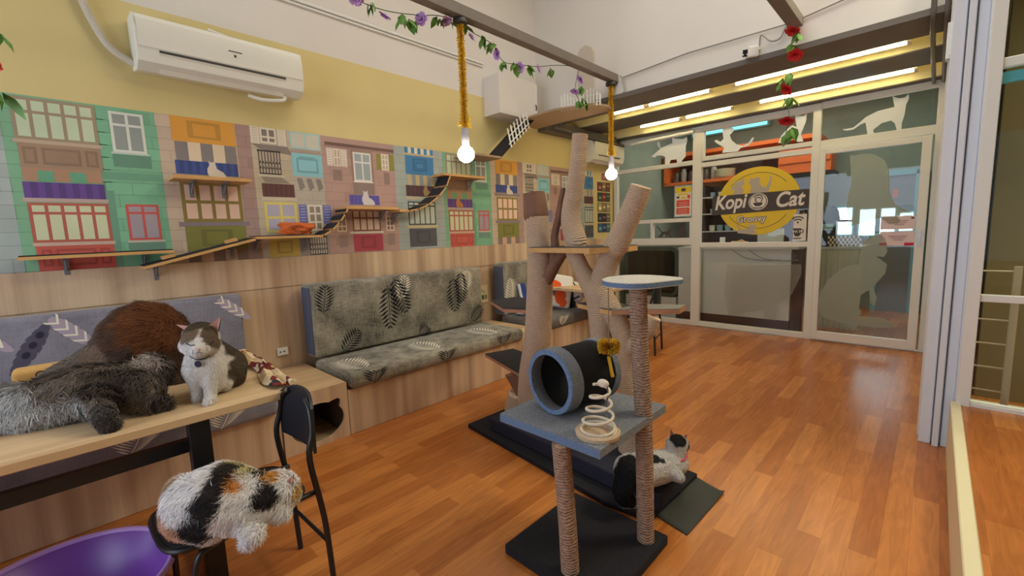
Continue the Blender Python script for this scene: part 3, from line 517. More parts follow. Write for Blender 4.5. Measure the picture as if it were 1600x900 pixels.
# ------------------------------------------------------------------ right side: white column, ledge, glazed corner
b = MB()
for x0, x1, y0 in ((0.0, 0.055, 3.66), (0.055, 0.10, 3.70), (0.062, 0.092, 3.63), (0.10, 0.145, 3.66), (0.145, 0.195, 3.61)): b.bb(x0, x1, y0, 3.80, 0, 4.4)
struct(b.build('wall_column', M('white_column', (226, 230, 236), 0.4), bevel=0.004, seg=1))
b = MB(); b.bb(0.15, 0.205, 3.56, 3.64, 0.3, 4.4); b.bb(0.205, 2.2, 3.585, 3.625, 0.925, 0.965); b.bb(0.205, 2.2, 3.585, 3.625, 2.18, 2.23); b.bb(0.2, 2.2, 3.57, 3.64, 0.30, 0.335); o = struct(b.build('window_4', FRAME, bevel=0.003, seg=1))
MB().bb(0.205, 2.2, 3.60, 3.606, 0.335, 3.4).build('pane', GLASS, o)
struct(MB().bb(0.125, 0.17, -3.1, 3.6, 0, 0.32).build('trim_3', M('ledge_beige', (226, 214, 176), 0.5), bevel=0.004, seg=1))
struct(MB().bb(0.17, 2.2, -3.1, 3.57, 0.22, 0.312).build('floor_platform', FLOOR))
tag(MB().bb(0.21, 1.2, 3.63, 3.66, 2.11, 2.165).build('reflection_strip', M('blue_strip', (90, 190, 205), 0.5)), 'pale blue strip, a painted reflection, under the top bar of the side glazing', 'strip')  # strip added to stand for a blue reflection below the bar
rk = thing('wire_rack', (0.3, 4.0, 0), 'narrow rack with light rungs standing behind the side glazing', 'rack')
MB().tube([(0.37, 3.95, 0), (0.37, 3.95, 1.1)], 0.018, 8).build('post', M('rack_beige', (190, 180, 150), 0.5), rk); MB().tube([(0.14, 3.95, 0), (0.14, 3.95, 1.1)], 0.012, 8).build('post', M('rack_beige'), rk)
MB().bb(0.12, 2.0, 4.3, 4.4, 0, 0.12).build('foot', M('rack_beige'), rk)
for k in range(6): MB().tube([(0.14, 3.95, 0.32+0.15*k), (0.36, 3.95, 0.32+0.15*k)], 0.006, 6).build('rung', M('rack_beige'), rk)
b = MB(); b.bb(-0.02, 0.03, 3.72, 3.80, 2.32, 2.52); b.col((30, 30, 30)).bb(-0.005, 0.02, 3.70, 3.715, 2.33, 2.37); tag(b.build('junction_box', [FRAME], bevel=0.003), 'small white junction box on the wall edge beside the white column', 'box')
# ------------------------------------------------------------------ benches and cushions
GREYF = mat_fabric('grey_print_fabric', (66, 62, 54), (178, 170, 150)); BLUEF = mat_fabric('blue_grey_fabric', (112, 110, 124), (146, 144, 158), 60)
LEAFD = M('leaf_dark', (24, 26, 32), 0.9); LEAFL = M('leaf_light', (236, 230, 214), 0.9); NAVY = M('navy_edge', (88, 94, 112), 0.85)
PLUM = M('feather_plum', (84, 78, 98), 0.9); MAUVE = M('feather_mauve', (176, 160, 176), 0.9)
def cushion(name, x0, x1, y0, y1, z0, z1, mat, parent=None, r=0.035, puff=0.01):
    """soft box, its faces gridded and slightly puffed"""
    bm = bmesh.new(); bmesh.ops.create_cube(bm, size=1.0)
    bmesh.ops.scale(bm, vec=(x1-x0, y1-y0, z1-z0), verts=bm.verts); bmesh.ops.translate(bm, vec=((x0+x1)/2, (y0+y1)/2, (z0+z1)/2), verts=bm.verts)
    bmesh.ops.bevel(bm, geom=bm.edges[:], offset=r, segments=4, affect='EDGES', profile=0.5)
    me = bpy.data.meshes.new(name); bm.to_mesh(me); bm.free(); me.materials.append(mat)
    me.polygons.foreach_set('use_smooth', [True]*len(me.polygons))
    return me
def fern(b, o, ux, uy, L, wd, mat, n=10, curve=0.12, fat=0.8):
    """a fern frond lying in the plane ux, uy"""
    b.m = mat; ux, uy, o = Vector(ux).normalized(), Vector(uy).normalized(), Vector(o)
    def P(a, t): return o+ux*a+uy*t
    for i in range(n):
        t = (i+0.5)/n; w = wd*(0.35+0.65*math.sin(PI*t**0.7))*(1 if t < .9 else .55); ty = t*L; cx = curve*L*math.sin(t*2)
        for s in (-1, 1):
            th = L/n*fat; b.add([P(cx, ty), P(cx+s*w*0.5, ty+w*0.28+th*0.6), P(cx+s*w, ty+w*0.62), P(cx+s*w*0.5, ty+w*0.28-th*0.25)], [(0, 1, 2, 3) if s > 0 else (3, 2, 1, 0)])
    for i in range(n): 
        t = i/n; t2 = (i+1)/n; b.add([P(curve*L*math.sin(t*2)-0.003, t*L), P(curve*L*math.sin(t*2)+0.003, t*L), P(curve*L*math.sin(t2*2)+0.002, t2*L), P(curve*L*math.sin(t2*2)-0.002, t2*L)], [(0, 1, 2, 3)])
def add_me(b, me, mi=0):
    o = len(b.v); b.v.extend([tuple(v.co) for v in me.vertices]); b.m = mi
    for p in me.polygons: b.face([i+o for i in p.vertices])
def wood_bench(label, y0, y1, z1, grp=None):
    b = MB(); b.bb(WX+0.03, -2.95, y0, y1, 0, z1); return b
BENCHG = 'built-in wood benches along the mural wall'
t = thing('wall_bench', (-3.3, 2.25, 0), 'long built-in oak bench with fern-print seat and back cushions in mid wall', 'bench', BENCHG)
MB().bb(WX+0.03, -2.95, 1.332, 3.168, 0, 0.33).build('bench_base', OAK, t, bevel=0.003, seg=1)
b = MB(); add_me(b, cushion('c', -3.55, -2.905, 1.345, 3.165, 0.333, 0.455, GREYF, r=0.045)); 
for y, L, m in ((1.50, .30, 2), (2.16, .30, 2), (2.84, .30, 2)):
    fern(b, (-2.96, y, 0.4565), (-0.3, 1, 0), (-1, -0.25, 0), L*1.15, 0.15, m)
    fern(b, (-2.9035, y+0.02, 0.345), (0, 1, 0), (0, 0.12, 1), 0.085, 0.12, 1 if m == 2 else 2, 5)
b.build('seat_cushion', [GREYF, LEAFD, LEAFL], t, smooth=True)
b = MB(); add_me(b, cushion('c', -3.655, -3.46, 1.335, 3.12, 0.468, 1.055, GREYF, r=0.03))
X = -3.4585
for y, z, dy, L, m in ((1.98, 0.60, .05, .38, 1), (2.16, 0.70, -.28, .34, 1), (2.12, .84, .25, .22, 2), (2.72, .64, .04, .34, 1), (2.80, 0.72, .12, .31, 1), (2.88, .82, .14, .22, 2), (1.42, .82, .1, .22, 1), (1.55, .48, .9, .22, 1), (2.95, .5, 1.0, .2, 1), (2.30, .47, 1.2, .12, 1)):
    fern(b, (X, y+dy*L, z+L), (0, 1, -dy), (0, -dy, -1), L, 0.11, m, 10, 0.05) if L > .25 else fern(b, (X, y, z), (0, 1, -dy), (0, dy, 1), L, 0.09, m, 9, 0.05)
b.m = 3; b.quad((-3.64, 1.3335, 0.49), (-3.48, 1.3335, 0.49), (-3.48, 1.3335, 1.03), (-3.64, 1.3335, 1.03))
b.build('back_cushion', [GREYF, LEAFD, LEAFL, NAVY], t, smooth=True)
t = thing('wall_bench', (-3.3, 3.95, 0), 'built-in oak bench with fern-print cushions partly hidden behind the cat tree trunk', 'bench', BENCHG)
MB().bb(WX+0.03, -2.95, 3.452, 4.45, 0, 0.35).build('bench_base', OAK, t, bevel=0.003, seg=1)
b = MB(); add_me(b, cushion('c', -3.55, -2.92, 3.47, 4.46, 0.352, 0.475, GREYF)); fern(b, (-2.9185, 3.8, .37), (0, 1, 0), (0, .3, 1), .1, .1, 2, 6); b.build('seat_cushion', [mat_fabric('dark_print_fabric', (70, 66, 62), (120, 114, 106)), LEAFD, LEAFL], t, smooth=True)
b = MB(); add_me(b, cushion('c', -3.655, -3.46, 3.465, 4.46, 0.47, 1.07, GREYF, r=0.03))
for y, z, L, m in ((3.52, .55, .34, 2), (4.12, .62, .4, 1), (4.22, .72, .3, 2)): fern(b, (X, y, z), (0, 1, 0), (0, .05, 1), L, 0.10, m, 12, 0.05)
b.m = 3; b.quad((-3.64, 3.4635, 0.49), (-3.48, 3.4635, 0.49), (-3.48, 3.4635, 1.03), (-3.64, 3.4635, 1.03)); b.build('back_cushion', [GREYF, LEAFD, LEAFL, NAVY], t, smooth=True)
t = thing('wall_bench', (-3.3, -1, 0), 'built-in bench with blue-grey feather-print cushions behind the table of cats', 'bench', BENCHG)
MB().bb(WX+0.03, -2.96, -3.0, 0.886, 0, 0.32).build('bench_base', OAK, t, bevel=0.003, seg=1)
b = MB(); add_me(b, cushion('c', -3.58, -2.90, -3.0, 0.87, 0.322, 0.46, BLUEF)); 
for y in (0.15, 0.55): fern(b, (-2.8985, y, 0.34), (0, 1, 0), (0, .4, 1), .11, .12, 3, 9)
b.build('seat_cushion', [BLUEF, PLUM, MAUVE, LEAFL], t, smooth=True)
b = MB(); add_me(b, cushion('c', -3.65, -3.53, -3.0, 0.885, 0.462, 1.04, BLUEF, r=0.03)); X = -3.5285
def feather(y, z, dy, dz, L, w, m):
    b.m = m; d = Vector((0, dy, dz)).normalized(); n_ = Vector((0, d.z, -d.y)); o = Vector((X, y, z)); N = 14
    pts = []
    for i in range(N+1): t_ = i/N; pts.append((t_*L, w*math.sin(PI*(0.06+t_*0.88))**0.7*(1-0.25*t_)))
    for i in range(N):
        a, c = pts[i], pts[i+1]; q = 0.8 if i % 2 else 1.0
        b.add([o+d*a[0]-n_*a[1]*q, o+d*a[0]+n_*a[1]*q, o+d*c[0]+n_*c[1], o+d*c[0]-n_*c[1]], [(0, 1, 2, 3)])
    b.m = 3 if m == 2 else 4
    for k in range(4 if m == 2 else 3):
        a = L*(0.2+0.2*k); oo = o+Vector((0.001, 0, 0))
        if m == 2: b.add([oo+d*a, oo+d*(a-0.04)-n_*w*.8, oo+d*(a-0.055)-n_*w*.8, oo+d*(a-0.016), oo+d*(a-0.055)+n_*w*.8, oo+d*(a-0.04)+n_*w*.8], [(0, 1, 2, 3), (0, 3, 4, 5)])
        else: b.add([oo+d*(a+0.02*math.cos(an))+n_*0.016*math.sin(an) for an in [2*PI*j/10 for j in range(10)]], [tuple(range(10))])
for y, z, dy, dz, L, w, m in ((-0.075, 0.985, -0.62, -1.0, 0.30, 0.045, 1), (-0.06, 1.02, 1, -1.15, 0.26, 0.045, 2), (-0.36, 1.0, 1, -.9, .2, .04, 2), (-0.75, 0.98, 1, -1, .3, .05, 2), (0.42, 1.02, -.6, -1, 0.2, 0.04, 1), (0.74, 1.02, 1, -.9, .25, .04, 2), (-1.3, .9, -.7, -1, .35, .05, 1)): feather(y, z, dy, dz, L, w, m)
b.build('back_cushion', [BLUEF, PLUM, MAUVE, LEAFL, M('feather_eye', (40, 40, 60), 0.9)], t, smooth=True)
# side boxes between the benches
def cat_outline(cy, cz, rx, rz, n=56):
    pts = []
    for k in range(n):
        a = 2*PI*k/n; x = math.cos(a)*rx; z = math.sin(a)*rz
        for ea in (PI*0.27, PI*0.73):
            d = abs(a-ea)
            if d < 0.28: f = 1+0.34*(1-d/0.28); x *= f; z *= f
        pts.append((cy+x, cz+z))
    return pts
def cat_box(y0, y1, z1, lab, hole=True):
    t = thing('cat_box', (-3.3, (y0+y1)/2, 0), lab, 'box', 'oak side boxes between the benches')
    b = MB(); b.bb(WX+0.03, -2.955, y0, y1, z1-0.02, z1); b.bb(WX+0.03, -2.97, y0, y0+0.016, 0, z1-0.02); b.bb(WX+0.03, -2.97, y1-0.016, y1, 0, z1-0.02); b.bb(WX+0.03, WX+0.045, y0, y1, 0, z1-.02); b.bb(WX+0.03, -2.97, y0, y1, 0, 0.01); b.build('carcass', [OAKT if hole else OAK], t); k_ = MB(); k_.bb(WX+0.05, WX+0.06, y0+.02, y1-.02, 0.012, z1-.022); k_.bb(WX+0.06, -2.98, y0+.017, y0+.022, 0.012, z1-.022); k_.bb(WX+0.06, -2.98, y1-.022, y1-.017, 0.012, z1-.022); k_.bb(WX+0.06, -2.98, y0+.022, y1-.022, z1-.026, z1-.021); k_.build('inner_shade', M('hollow_shade', (92, 70, 58), 0.9), t)  # dark sheets added inside, painting the shade of the hollow
    f = MB(); cy, cz = (y0+y1)/2+0.005, z1*0.42; inn = cat_outline(cy, cz, (y1-y0)*0.41, z1*0.34); n = len(inn); out = []
    for a, c in inn:
        dy, dz = a-cy, c-cz; s = min(((y1-cy) if dy > 0 else (cy-y0))/max(abs(dy), 1e-6), ((z1-cz) if dz > 0 else cz)/max(abs(dz), 1e-6)); out.append((cy+dy*s, cz+dz*s))
    for xx in (-2.95, -2.966): f.add([(xx, a, c) for a, c in inn]+[(xx, a, c) for a, c in out], [(i, (i+1) % n, n+(i+1) % n, n+i) for i in range(n)])
    f.add([(-2.95, a, c) for a, c in inn]+[(-2.966, a, c) for a, c in inn], [(i, n+i, n+(i+1) % n, (i+1) % n) for i in range(n)])
    for (cy_, cz_) in ((y0, 0), (y1, 0), (y0, z1), (y1, z1)):  # corner fill
        k = min(range(n), key=lambda i: (out[i][0]-cy_)**2+(out[i][1]-cz_)**2+ (0 if abs(out[i][0]-cy_) < 1e-4 else .0))
        ka = [out[(k+j) % n] for j in (-1, 0, 1)]; 
        for xx in (-2.95, -2.966): f.add([(xx, *ka[0]), (xx, cy_, cz_), (xx, *ka[2]), (xx, *ka[1])], [(0, 1, 2, 3)])
    f.build('front_panel', OAK, t)
    return t
cat_box(0.89, 1.328, 0.395, 'oak box with a cat-head shaped opening between the bench and the black chair')
cat_box(3.172, 3.448, 0.40, 'plain-topped oak box between the two fern-print benches')
# ------------------------------------------------------------------ tables
BLK = M('black_steel', (24, 24, 26), 0.38); BLKP = M('black_plastic', (28, 32, 40), 0.42)
def table(x0, x1, y0, y1, z, lab, legy):
    t = thing('cafe_table', ((x0+x1)/2, (y0+y1)/2, 0), lab, 'table')
    MB().bb(x0, x1, y0, y1, z-0.034, z).build('table_top', OAKT, t, bevel=0.003, seg=1)
    for yy in legy:
        for xx in ((x1-0.07,) if len(legy) > 1 else (x0+0.09, x1-0.09)): MB().bb(xx-0.03, xx+0.03, yy-0.035, yy+0.035, 0.0, z-0.036).build('leg', BLK, t, bevel=0.002, seg=1)
        MB().bb(x0+0.12, x1-0.12, yy-0.018, yy+0.018, 0.03, 0.065).build('foot_bar', BLK, t)
    if len(legy) > 1: MB().bb(x1-0.13, x1-0.095, min(legy), max(legy), z-0.175, z-0.125).build('rail', BLK, t)
    return t
table(-2.78, -1.985, -1.9, 0.665, 0.76, 'long oak-topped table with black steel legs, cats resting on it', (0.315, -1.6))
table(-3.25, -2.52, 4.02, 4.62, 0.75, 'small oak-topped table behind the tall cat tree', (4.32,))
# ------------------------------------------------------------------ folding chairs
def chair(loc, rz, lab):
    t = thing('folding_chair', (0, 0, 0), lab, 'chair'); h = 0.165
    for s in (-1, 1):
        pts = bez([(s*h, 0.05, 0.0), (s*h, 0.035, 0.30), (s*h, 0.0, 0.56), (s*(h-0.005), 0.02, 0.66), (s*(h-0.03), 0.03, 0.74), (s*(h-0.075), 0.035, 0.775)], 5)
        MB().tube(pts, 0.0115, 10).build('frame_tube', BLK, t, smooth=True)
        MB().tube(bez([(s*(h-0.02), 0.03, 0.415), (s*h, -0.30, 0.41), (s*(h+.01), -0.385, 0.37), (s*(h+.01), -0.395, 0.18), (s*(h+.012), -0.40, 0.0)], 5), 0.0105, 10).build('front_leg', BLK, t, smooth=True)
    b = MB(); N = 12
    prof = []
    for i in range(N+1):
        u = -1+2*i/N; a = u*h*0.97; bow = 0.035*(1-u*u)
        top = 0.80-0.045*abs(u)**3; bot = 0.575+0.02*(1-u*u)*-1
        prof.append((a, bow, top, bot))
    for off in (0.0, 0.012):
        for (a, bow, top, bot) in prof:
            for k in range(6): zz = bot+(top-bot)*k/5; b.v.append((a, 0.02+bow*0.9+off+0.015*(zz-0.6), zz))
    for i in range(N):
        for k in range(5):
            a0 = i*6+k; b.face((a0, a0+6, a0+7, a0+1)); o2 = (N+1)*6; b.face((o2+a0, o2+a0+1, o2+a0+7, o2+a0+6))
    o2 = (N+1)*6
    for i in range(N): b.face((i*6, o2+i*6, o2+i*6+6, i*6+6)); b.face((i*6+5, i*6+11, o2+i*6+11, o2+i*6+5))
    for i in (0, N):
        for k in range(5): b.face((i*6+k, i*6+k+1, o2+i*6+k+1, o2+i*6+k))
    b.build('backrest', BLKP, t, smooth=True, weld=True)
    s_ = []
    for k in range(40):
        a = 2*PI*k/40; s_.append((0.174*abs(math.cos(a))**0.45*(1 if math.cos(a) > 0 else -1), -0.235+0.215*abs(math.sin(a))**0.45*(1 if math.sin(a) > 0 else -1)))
    MB().prism(s_, (0, 0, 0.428), (1, 0, 0), (0, 1, 0), 0.014).build('seat', BLKP, t, bevel=0.004)
    MB().tube([(a*1.05, -0.235+(c+0.235)*1.03, 0.432) for a, c in s_], 0.0105, 8, closed=True).build('seat_frame', BLK, t, smooth=True)
    MB().tube([(-h, 0.045, 0.19), (h, 0.045, 0.19)], 0.008, 8).build('stretcher', BLK, t, smooth=True); MB().tube([(-h, -0.395, 0.14), (h, -0.395, 0.14)], 0.008, 8).build('stretcher', BLK, t, smooth=True)
    t.location = loc; t.rotation_euler = (0, 0, rz); return t
chair((-1.85, 0.585, 0), 0.03, 'black folding chair with a calico cat asleep on its seat')
tc = chair((-2.24, 4.62, 0), -1.35, 'black folding chair beyond the cat trees, in front of the glass')
# ------------------------------------------------------------------ purple tub
t = MB(); PU = M('purple_plastic', (138, 82, 188), 0.35, spec=0.6); cx, cy = -2.13, -0.12
prof = [(0.0, 0.004), (0.225, 0.004), (0.235, 0.01), (0.303, 0.216), (0.312, 0.223), (0.321, 0.221), (0.323, 0.212), (0.313, 0.208), (0.245, 0.0), (0.0, 0.0)]
t.lathe(prof, (cx, cy, 0), n=64, cap=False); o = t.build('plastic_tub', PU, smooth=True); MB().tube([(cx+0.318*math.cos(a), cy+0.318*math.sin(a), 0.221) for a in [2*PI*k/72 for k in range(72)]], 0.012, 10, closed=True).build('rim', M('rim_highlight', (214, 172, 246), 0.3), o, smooth=True); tag(o, 'open round purple plastic tub on the floor below the table', 'tub')  # rim's paler purple carries its highlight in the colour
# ------------------------------------------------------------------ wall shelves and bridges for cats
PLY = M('ply_edge', (208, 160, 100), 0.6, noise=0.12, nscale=30, stretch=(1, 0.2, 1)); CARP = M('dark_carpet', (44, 40, 44), 0.95, bump=0.8, bscale=300, noise=0.1); STEEL = M('bracket_grey', (130, 130, 136), 0.5, 0.3)
SG = 'cat shelves on the mural'
def board(b, y0, z0, y1, z1, x0=WX+0.02, x1=-3.5, t=0.018):
    d = Vector((0, y1-y0, z1-z0)); L = d.length; d.normalize(); n_ = Vector((0, -d.z, d.y)); mid = Vector(((x0+x1)/2, (y0+y1)/2, (z0+z1)/2))
    Rm = Matrix((Vector((1, 0, 0)), d, n_)).transposed()
    b.m = 0; b.box(mid-n_*t/2, (x1-x0, L, t), Rm); b.m = 1; b.box(mid+n_*0.003, (x1-x0-0.012, L-0.01, 0.006), Rm)
def bracket(t, y, z):
    b = MB(); b.bb(WX+0.016, WX+0.022, y-0.012, y+0.012, z-0.10, z); b.bb(WX+0.02, -3.56, y-0.012, y+0.012, z-0.006, z); b.tube([(WX+0.025, y, z-0.07), (-3.62, y, z-0.008)], 0.006, 6); b.build('bracket', STEEL, t)
def shelf(name, y0, z0, y1, z1, lab, brs=(), cat='shelf', carpet=True):
    t = thing(name, (-3.62, (y0+y1)/2, (z0+z1)/2), lab, cat, SG); b = MB(); board(b, y0, z0, y1, z1); b.build('board', [PLY, CARP if carpet else PLY], t)
    for y in brs: bracket(t, y, z0+(z1-z0)*(y-y0)/(y1-y0)-0.02)
    return t
shelf('cat_shelf', -0.14, 1.365, 0.53, 1.37, 'long low cat shelf at the left end of the mural, above the ramp', (0.04, 0.40))
t = shelf('cat_ramp', 0.37, 1.275, 1.005, 1.43, 'slanting wooden cat ramp with two small blocks, left part of the mural', (0.45, 0.9), 'ramp')
for y, z in ((0.50, 1.318), (0.86, 1.405)): MB().box((-3.535, y, z+0.012), (0.05, 0.07, 0.022), (0.24, 0, 0)).build('stop_block', PLY, t)
shelf('cat_shelf', 0.575, 1.84, 1.02, 1.84, 'highest short cat shelf, on two grey brackets below the printed orange panel', (0.70, 0.89), carpet=False)
shelf('cat_shelf', 1.012, 1.44, 1.49, 1.44, 'dark-topped cat shelf with the orange blanket on it', (1.06, 1.42))
shelf('cat_shelf', 1.70, 1.665, 2.19, 1.665, 'pale cat shelf between the two hanging bridges', (1.76, 2.12), carpet=False)
shelf('cat_shelf', 2.72, 2.005, 3.28, 2.005, 'pale cat shelf at the top of the longer hanging bridge', (2.8, 3.2), carpet=False)
shelf('cat_shelf', 2.20, 1.645, 2.30, 1.645, 'tiny cat shelf at the lower foot of the longer bridge', (2.25,), carpet=False)
def bridge(pts, lab):
    t = thing('cat_bridge', (-3.6, pts[0][0], pts[0][1]), lab, 'bridge', SG)
    for (a, c), (d, e) in zip(pts[:-1], pts[1:]):
        b = MB(); g = 0.012; L = math.hypot(d-a, e-c); board(b, a+(d-a)*g/L, c+(e-c)*g/L, d-(d-a)*g/L, e-(e-c)*g/L, t=0.012); b.build('slat', [PLY, CARP], t)
    for xx in (WX+0.04, -3.515): MB().tube([(xx, a, c-0.004) for a, c in pts], 0.004, 6).build('cord', M('cord_tan', (150, 120, 90), 0.8), t)
bridge([(1.49, 1.44), (1.565, 1.48), (1.635, 1.545), (1.685, 1.61), (1.715, 1.665)], 'short sagging slatted bridge beside the orange blanket')
bridge([(2.30, 1.645), (2.40, 1.66), (2.52, 1.705), (2.64, 1.785), (2.74, 1.88), (2.80, 2.0)], 'long sagging slatted bridge rising to the top shelf')
# blanket
def blob(name, c, rad, mat, parent=None, amp=0.25, seed=1, n=24, sc=8.0):
    from mathutils import noise
    b = MB(); b.sphere((0, 0, 0), 1.0, n)
    for i, v in enumerate(b.v):
        v = Vector(v); k = 1+amp*noise.noise(v*1.6+Vector((seed, seed*2, 0)))+amp*0.5*abs(noise.noise(v*sc*0.5+Vector((seed, 0, 3)))); 
        z = v.z*rad[2]*k; z = max(z, -rad[2]*0.75); b.v[i] = (c[0]+v.x*rad[0]*k, c[1]+v.y*rad[1]*k, c[2]+z)
    return b.build(name, mat, parent, smooth=True, weld=True)
tag(blob('folded_blanket', (-3.61, 1.335, 1.492), (0.075, 0.125, 0.055), M('orange_cloth', (214, 106, 50), 0.9, bump=0.6, bscale=60), amp=0.5, seed=4, sc=7), 'crumpled orange blanket on the low cat shelf', 'blanket')
# walkway high in the corner
t = thing('cat_walkway', (-3.5, 3.6, 2.2), 'high cat walkway with a dark ramp, platform and white picket fences in the corner', 'walkway')
WALKM = M('walk_board', (168, 142, 112), 0.7)
MB().bb(WX, -3.42, 3.02, 3.46, 2.205, 2.225).build('lower_board', WALKM, t)
b = MB(); board(b, 3.44, 2.225, 4.0, 2.70, x0=-3.68, x1=-3.42, t=0.012); b.build('ramp_board', [CARP, CARP], t)
MB().prism([(-3.62, 3.88), (-3.0, 3.86), (-2.62, 4.02), (-2.56, 4.2), (-2.60, 4.355), (-3.70, 4.355)], (0, 0, 2.685), (1, 0, 0), (0, 1, 0), 0.02).build('platform', WALKM, t)
b = MB(); n = 7
for k in range(n):
    f = k/(n-1); y = 3.58+0.30*f; z = 2.365+0.24*f; b.prism([(-0.008, -0.03), (0.010, -0.03), (0.010, 0.15), (0.001, 0.165), (-0.008, 0.15)], (-3.405, y, z), (0, 1, 0), (0, -0.28, 1), 0.006)
for dz in (0.02, 0.10): b.tube([(-3.40, 3.55, 2.34+dz), (-3.40, 3.89, 2.61+dz)], 0.006, 6)
b.build('picket_fence', FRAME, t)
for x0, x1, n, hh in ((-2.97, -2.74, 8, 0.16), (-2.70, -2.57, 5, 0.17)):
    b = MB()
    for k in range(n):
        x = x0+(x1-x0)*k/(n-1); h2 = hh*(0.8+0.25*math.sin(k*0.9+0.6)); b.prism([(-0.007, 0), (0.009, 0), (0.009, h2), (0.001, h2+0.015), (-0.007, h2)], (x, 3.93+0.3*max(0, (x+3.0)), 2.68), (1, 0, 0), (0, 0, 1), 0.006)
    b.tube([(x0, 3.933+0.3*max(0, x0+3), 2.72), (x1, 3.933+0.3*max(0, x1+3), 2.72)], 0.005, 6); b.tube([(x0, 3.933+0.3*max(0, x0+3), 2.79), (x1, 3.933+0.3*max(0, x1+3), 2.79)], 0.005, 6); b.build('picket_fence', FRAME, t)
b = MB(); b.prism([(-3.06, 2.70), (-2.845, 2.70), (-2.845, 3.36), (-2.88, 3.42), (-2.955, 3.46), (-3.03, 3.44), (-3.06, 3.40)], (0, 4.40, 0), (1, 0, 0), (0, 0, 1), 0.03); b.v = [(x, y if y > 4.38 else y, z) for x, y, z in b.v]
tag(b.build('arched_board', M('off_white_board', (196, 184, 168), 0.7), bevel=0.003), 'tall pale board with a rounded top fixed to the upper white wall', 'board')
# duct box
b = MB(); b.bb(WX, -3.47, 3.50, 4.13, 2.70, 3.12); o = tag(b.build('duct_box', WHT, bevel=0.004), 'square white boxed duct on the wall near the corner', 'box')
MB().tube([(-3.465, 4.09, 2.88), (-3.455, 4.10, 2.86), (-3.465, 4.10, 2.82)], 0.006, 6).build('latch', BLK, o)
tag(MB().tube([(WX+0.012, -1.0, 3.265), (WX+0.012, 3.5, 3.262)], 0.011, 8).build('wall_conduit', FRAME, smooth=True), 'thin white conduit along the upper left wall, upper of the pair', 'pipe')
tag(MB().tube([(WX+0.012, -1.0, 3.235), (WX+0.012, 3.5, 3.232)], 0.009, 8).build('wall_conduit', FRAME, smooth=True), 'thin white conduit along the upper left wall, lower of the pair', 'pipe')
tag(MB().tube([(-2.5, 4.385, 3.0), (-1.8, 4.385, 3.045), (-0.95, 4.385, 3.03), (-0.5, 4.385, 3.1), (0.0, 4.385, 3.15)], 0.006, 6).build('wall_cable', M('cable_grey', (150, 146, 140), 0.6), smooth=True), 'thin grey cable along the upper white wall between the two beams', 'cable')
# air conditioners
ACM = M('ac_plastic', (232, 230, 216), 0.35); SLOT = M('ac_slot', (70, 68, 62), 0.6)
def aircon(y0, y1, z0, z1, lab, flip=False):
    t = thing('air_conditioner', (WX, (y0+y1)/2, z0), lab, 'air conditioner', 'wall air conditioners'); h = z1-z0
    pr = [(0, z1), (0.16, z1), (0.205, z1-0.03), (0.225, z1-0.1*h/.33), (0.225, z0+0.36*h), (0.205, z0+0.12*h), (0.13, z0), (0, z0+0.02)]
    b = MB(); b.prism(pr, (WX, y1, 0), (1, 0, 0), (0, 0, 1), y1-y0); b.build('casing', ACM, t, bevel=0.006, seg=2)
    b = MB(); b.prism([(0.2265, z1-0.03*h/.33), (0.230, z1-0.05), (0.230, z0+0.37*h), (0.2265, z0+0.35*h)], (WX, y1-0.012, 0), (1, 0, 0), (0, 0, 1), y1-y0-0.024); b.build('front_panel', ACM, t)
    d = Vector((0.205-0.225, 0, (0.12-0.36)*h)).normalized()
    MB().prism([(0.229, z0+0.315*h), (0.222, z0+0.30*h), (0.224, z0+0.345*h)], (WX, y1-0.13, 0), (1, 0, 0), (0, 0, 1), y1-y0-0.24).build('air_slot', SLOT, t)
    MB().prism([(0.227, z0+0.295*h), (0.145, z0-0.006), (0.141, z0+0.0), (0.222, z0+0.30*h)], (WX, y1-0.13, 0), (1, 0, 0), (0, 0, 1), y1-y0-0.24).build('louver', ACM, t)
    MB().bb(WX+0.2302, WX+0.2315, (y0+y1)/2+0.0, (y0+y1)/2+0.08, z0+0.62*h, z0+0.64*h).build('maker_mark', SLOT, t)
    MB().bb(WX+0.2302, WX+0.2312, (y0+y1)/2+0.03, (y0+y1)/2+0.045, z0+0.52*h, z0+0.57*h).build('emblem', SLOT, t)
    return t
a = aircon(0.475, 1.445, 2.475, 2.80, 'white wall air conditioner above the orange printed panel, the larger in view')
MB().tube(bez([(WX+0.03, 0.2, 3.1), (WX+0.04, 0.27, 2.87), (WX+0.04, 0.31, 2.74), (WX+0.04, 0.37, 2.61), (WX+0.05, 0.46, 2.54), (WX+0.06, 0.5, 2.53)], 8), 0.021, 10).build('wrapped_hose', M('hose_wrap', (196, 186, 166), 0.8, bump=0.6, bscale=40), a, smooth=True)
MB().tube(bez([(-3.58, 1.33, 2.475), (-3.58, 1.31, 2.445), (-3.6, 1.18, 2.43), (-3.62, 1.09, 2.45)], 6), 0.013, 8).build('drain_hose', ACM, a, smooth=True)
aircon(5.36, 6.18, 2.36, 2.66, 'white wall air conditioner in the far corner beside the glass front')
b = MB(); b.tube(bez([(WX+0.03, 0.9, 2.86), (WX+0.03, 1.1, 2.83), (WX+0.04, 1.3, 2.80)], 5), 0.01, 8)
tag(b.build('wall_hose', FRAME, smooth=True), 'thin pale hose on the wall just above the large air conditioner', 'hose')
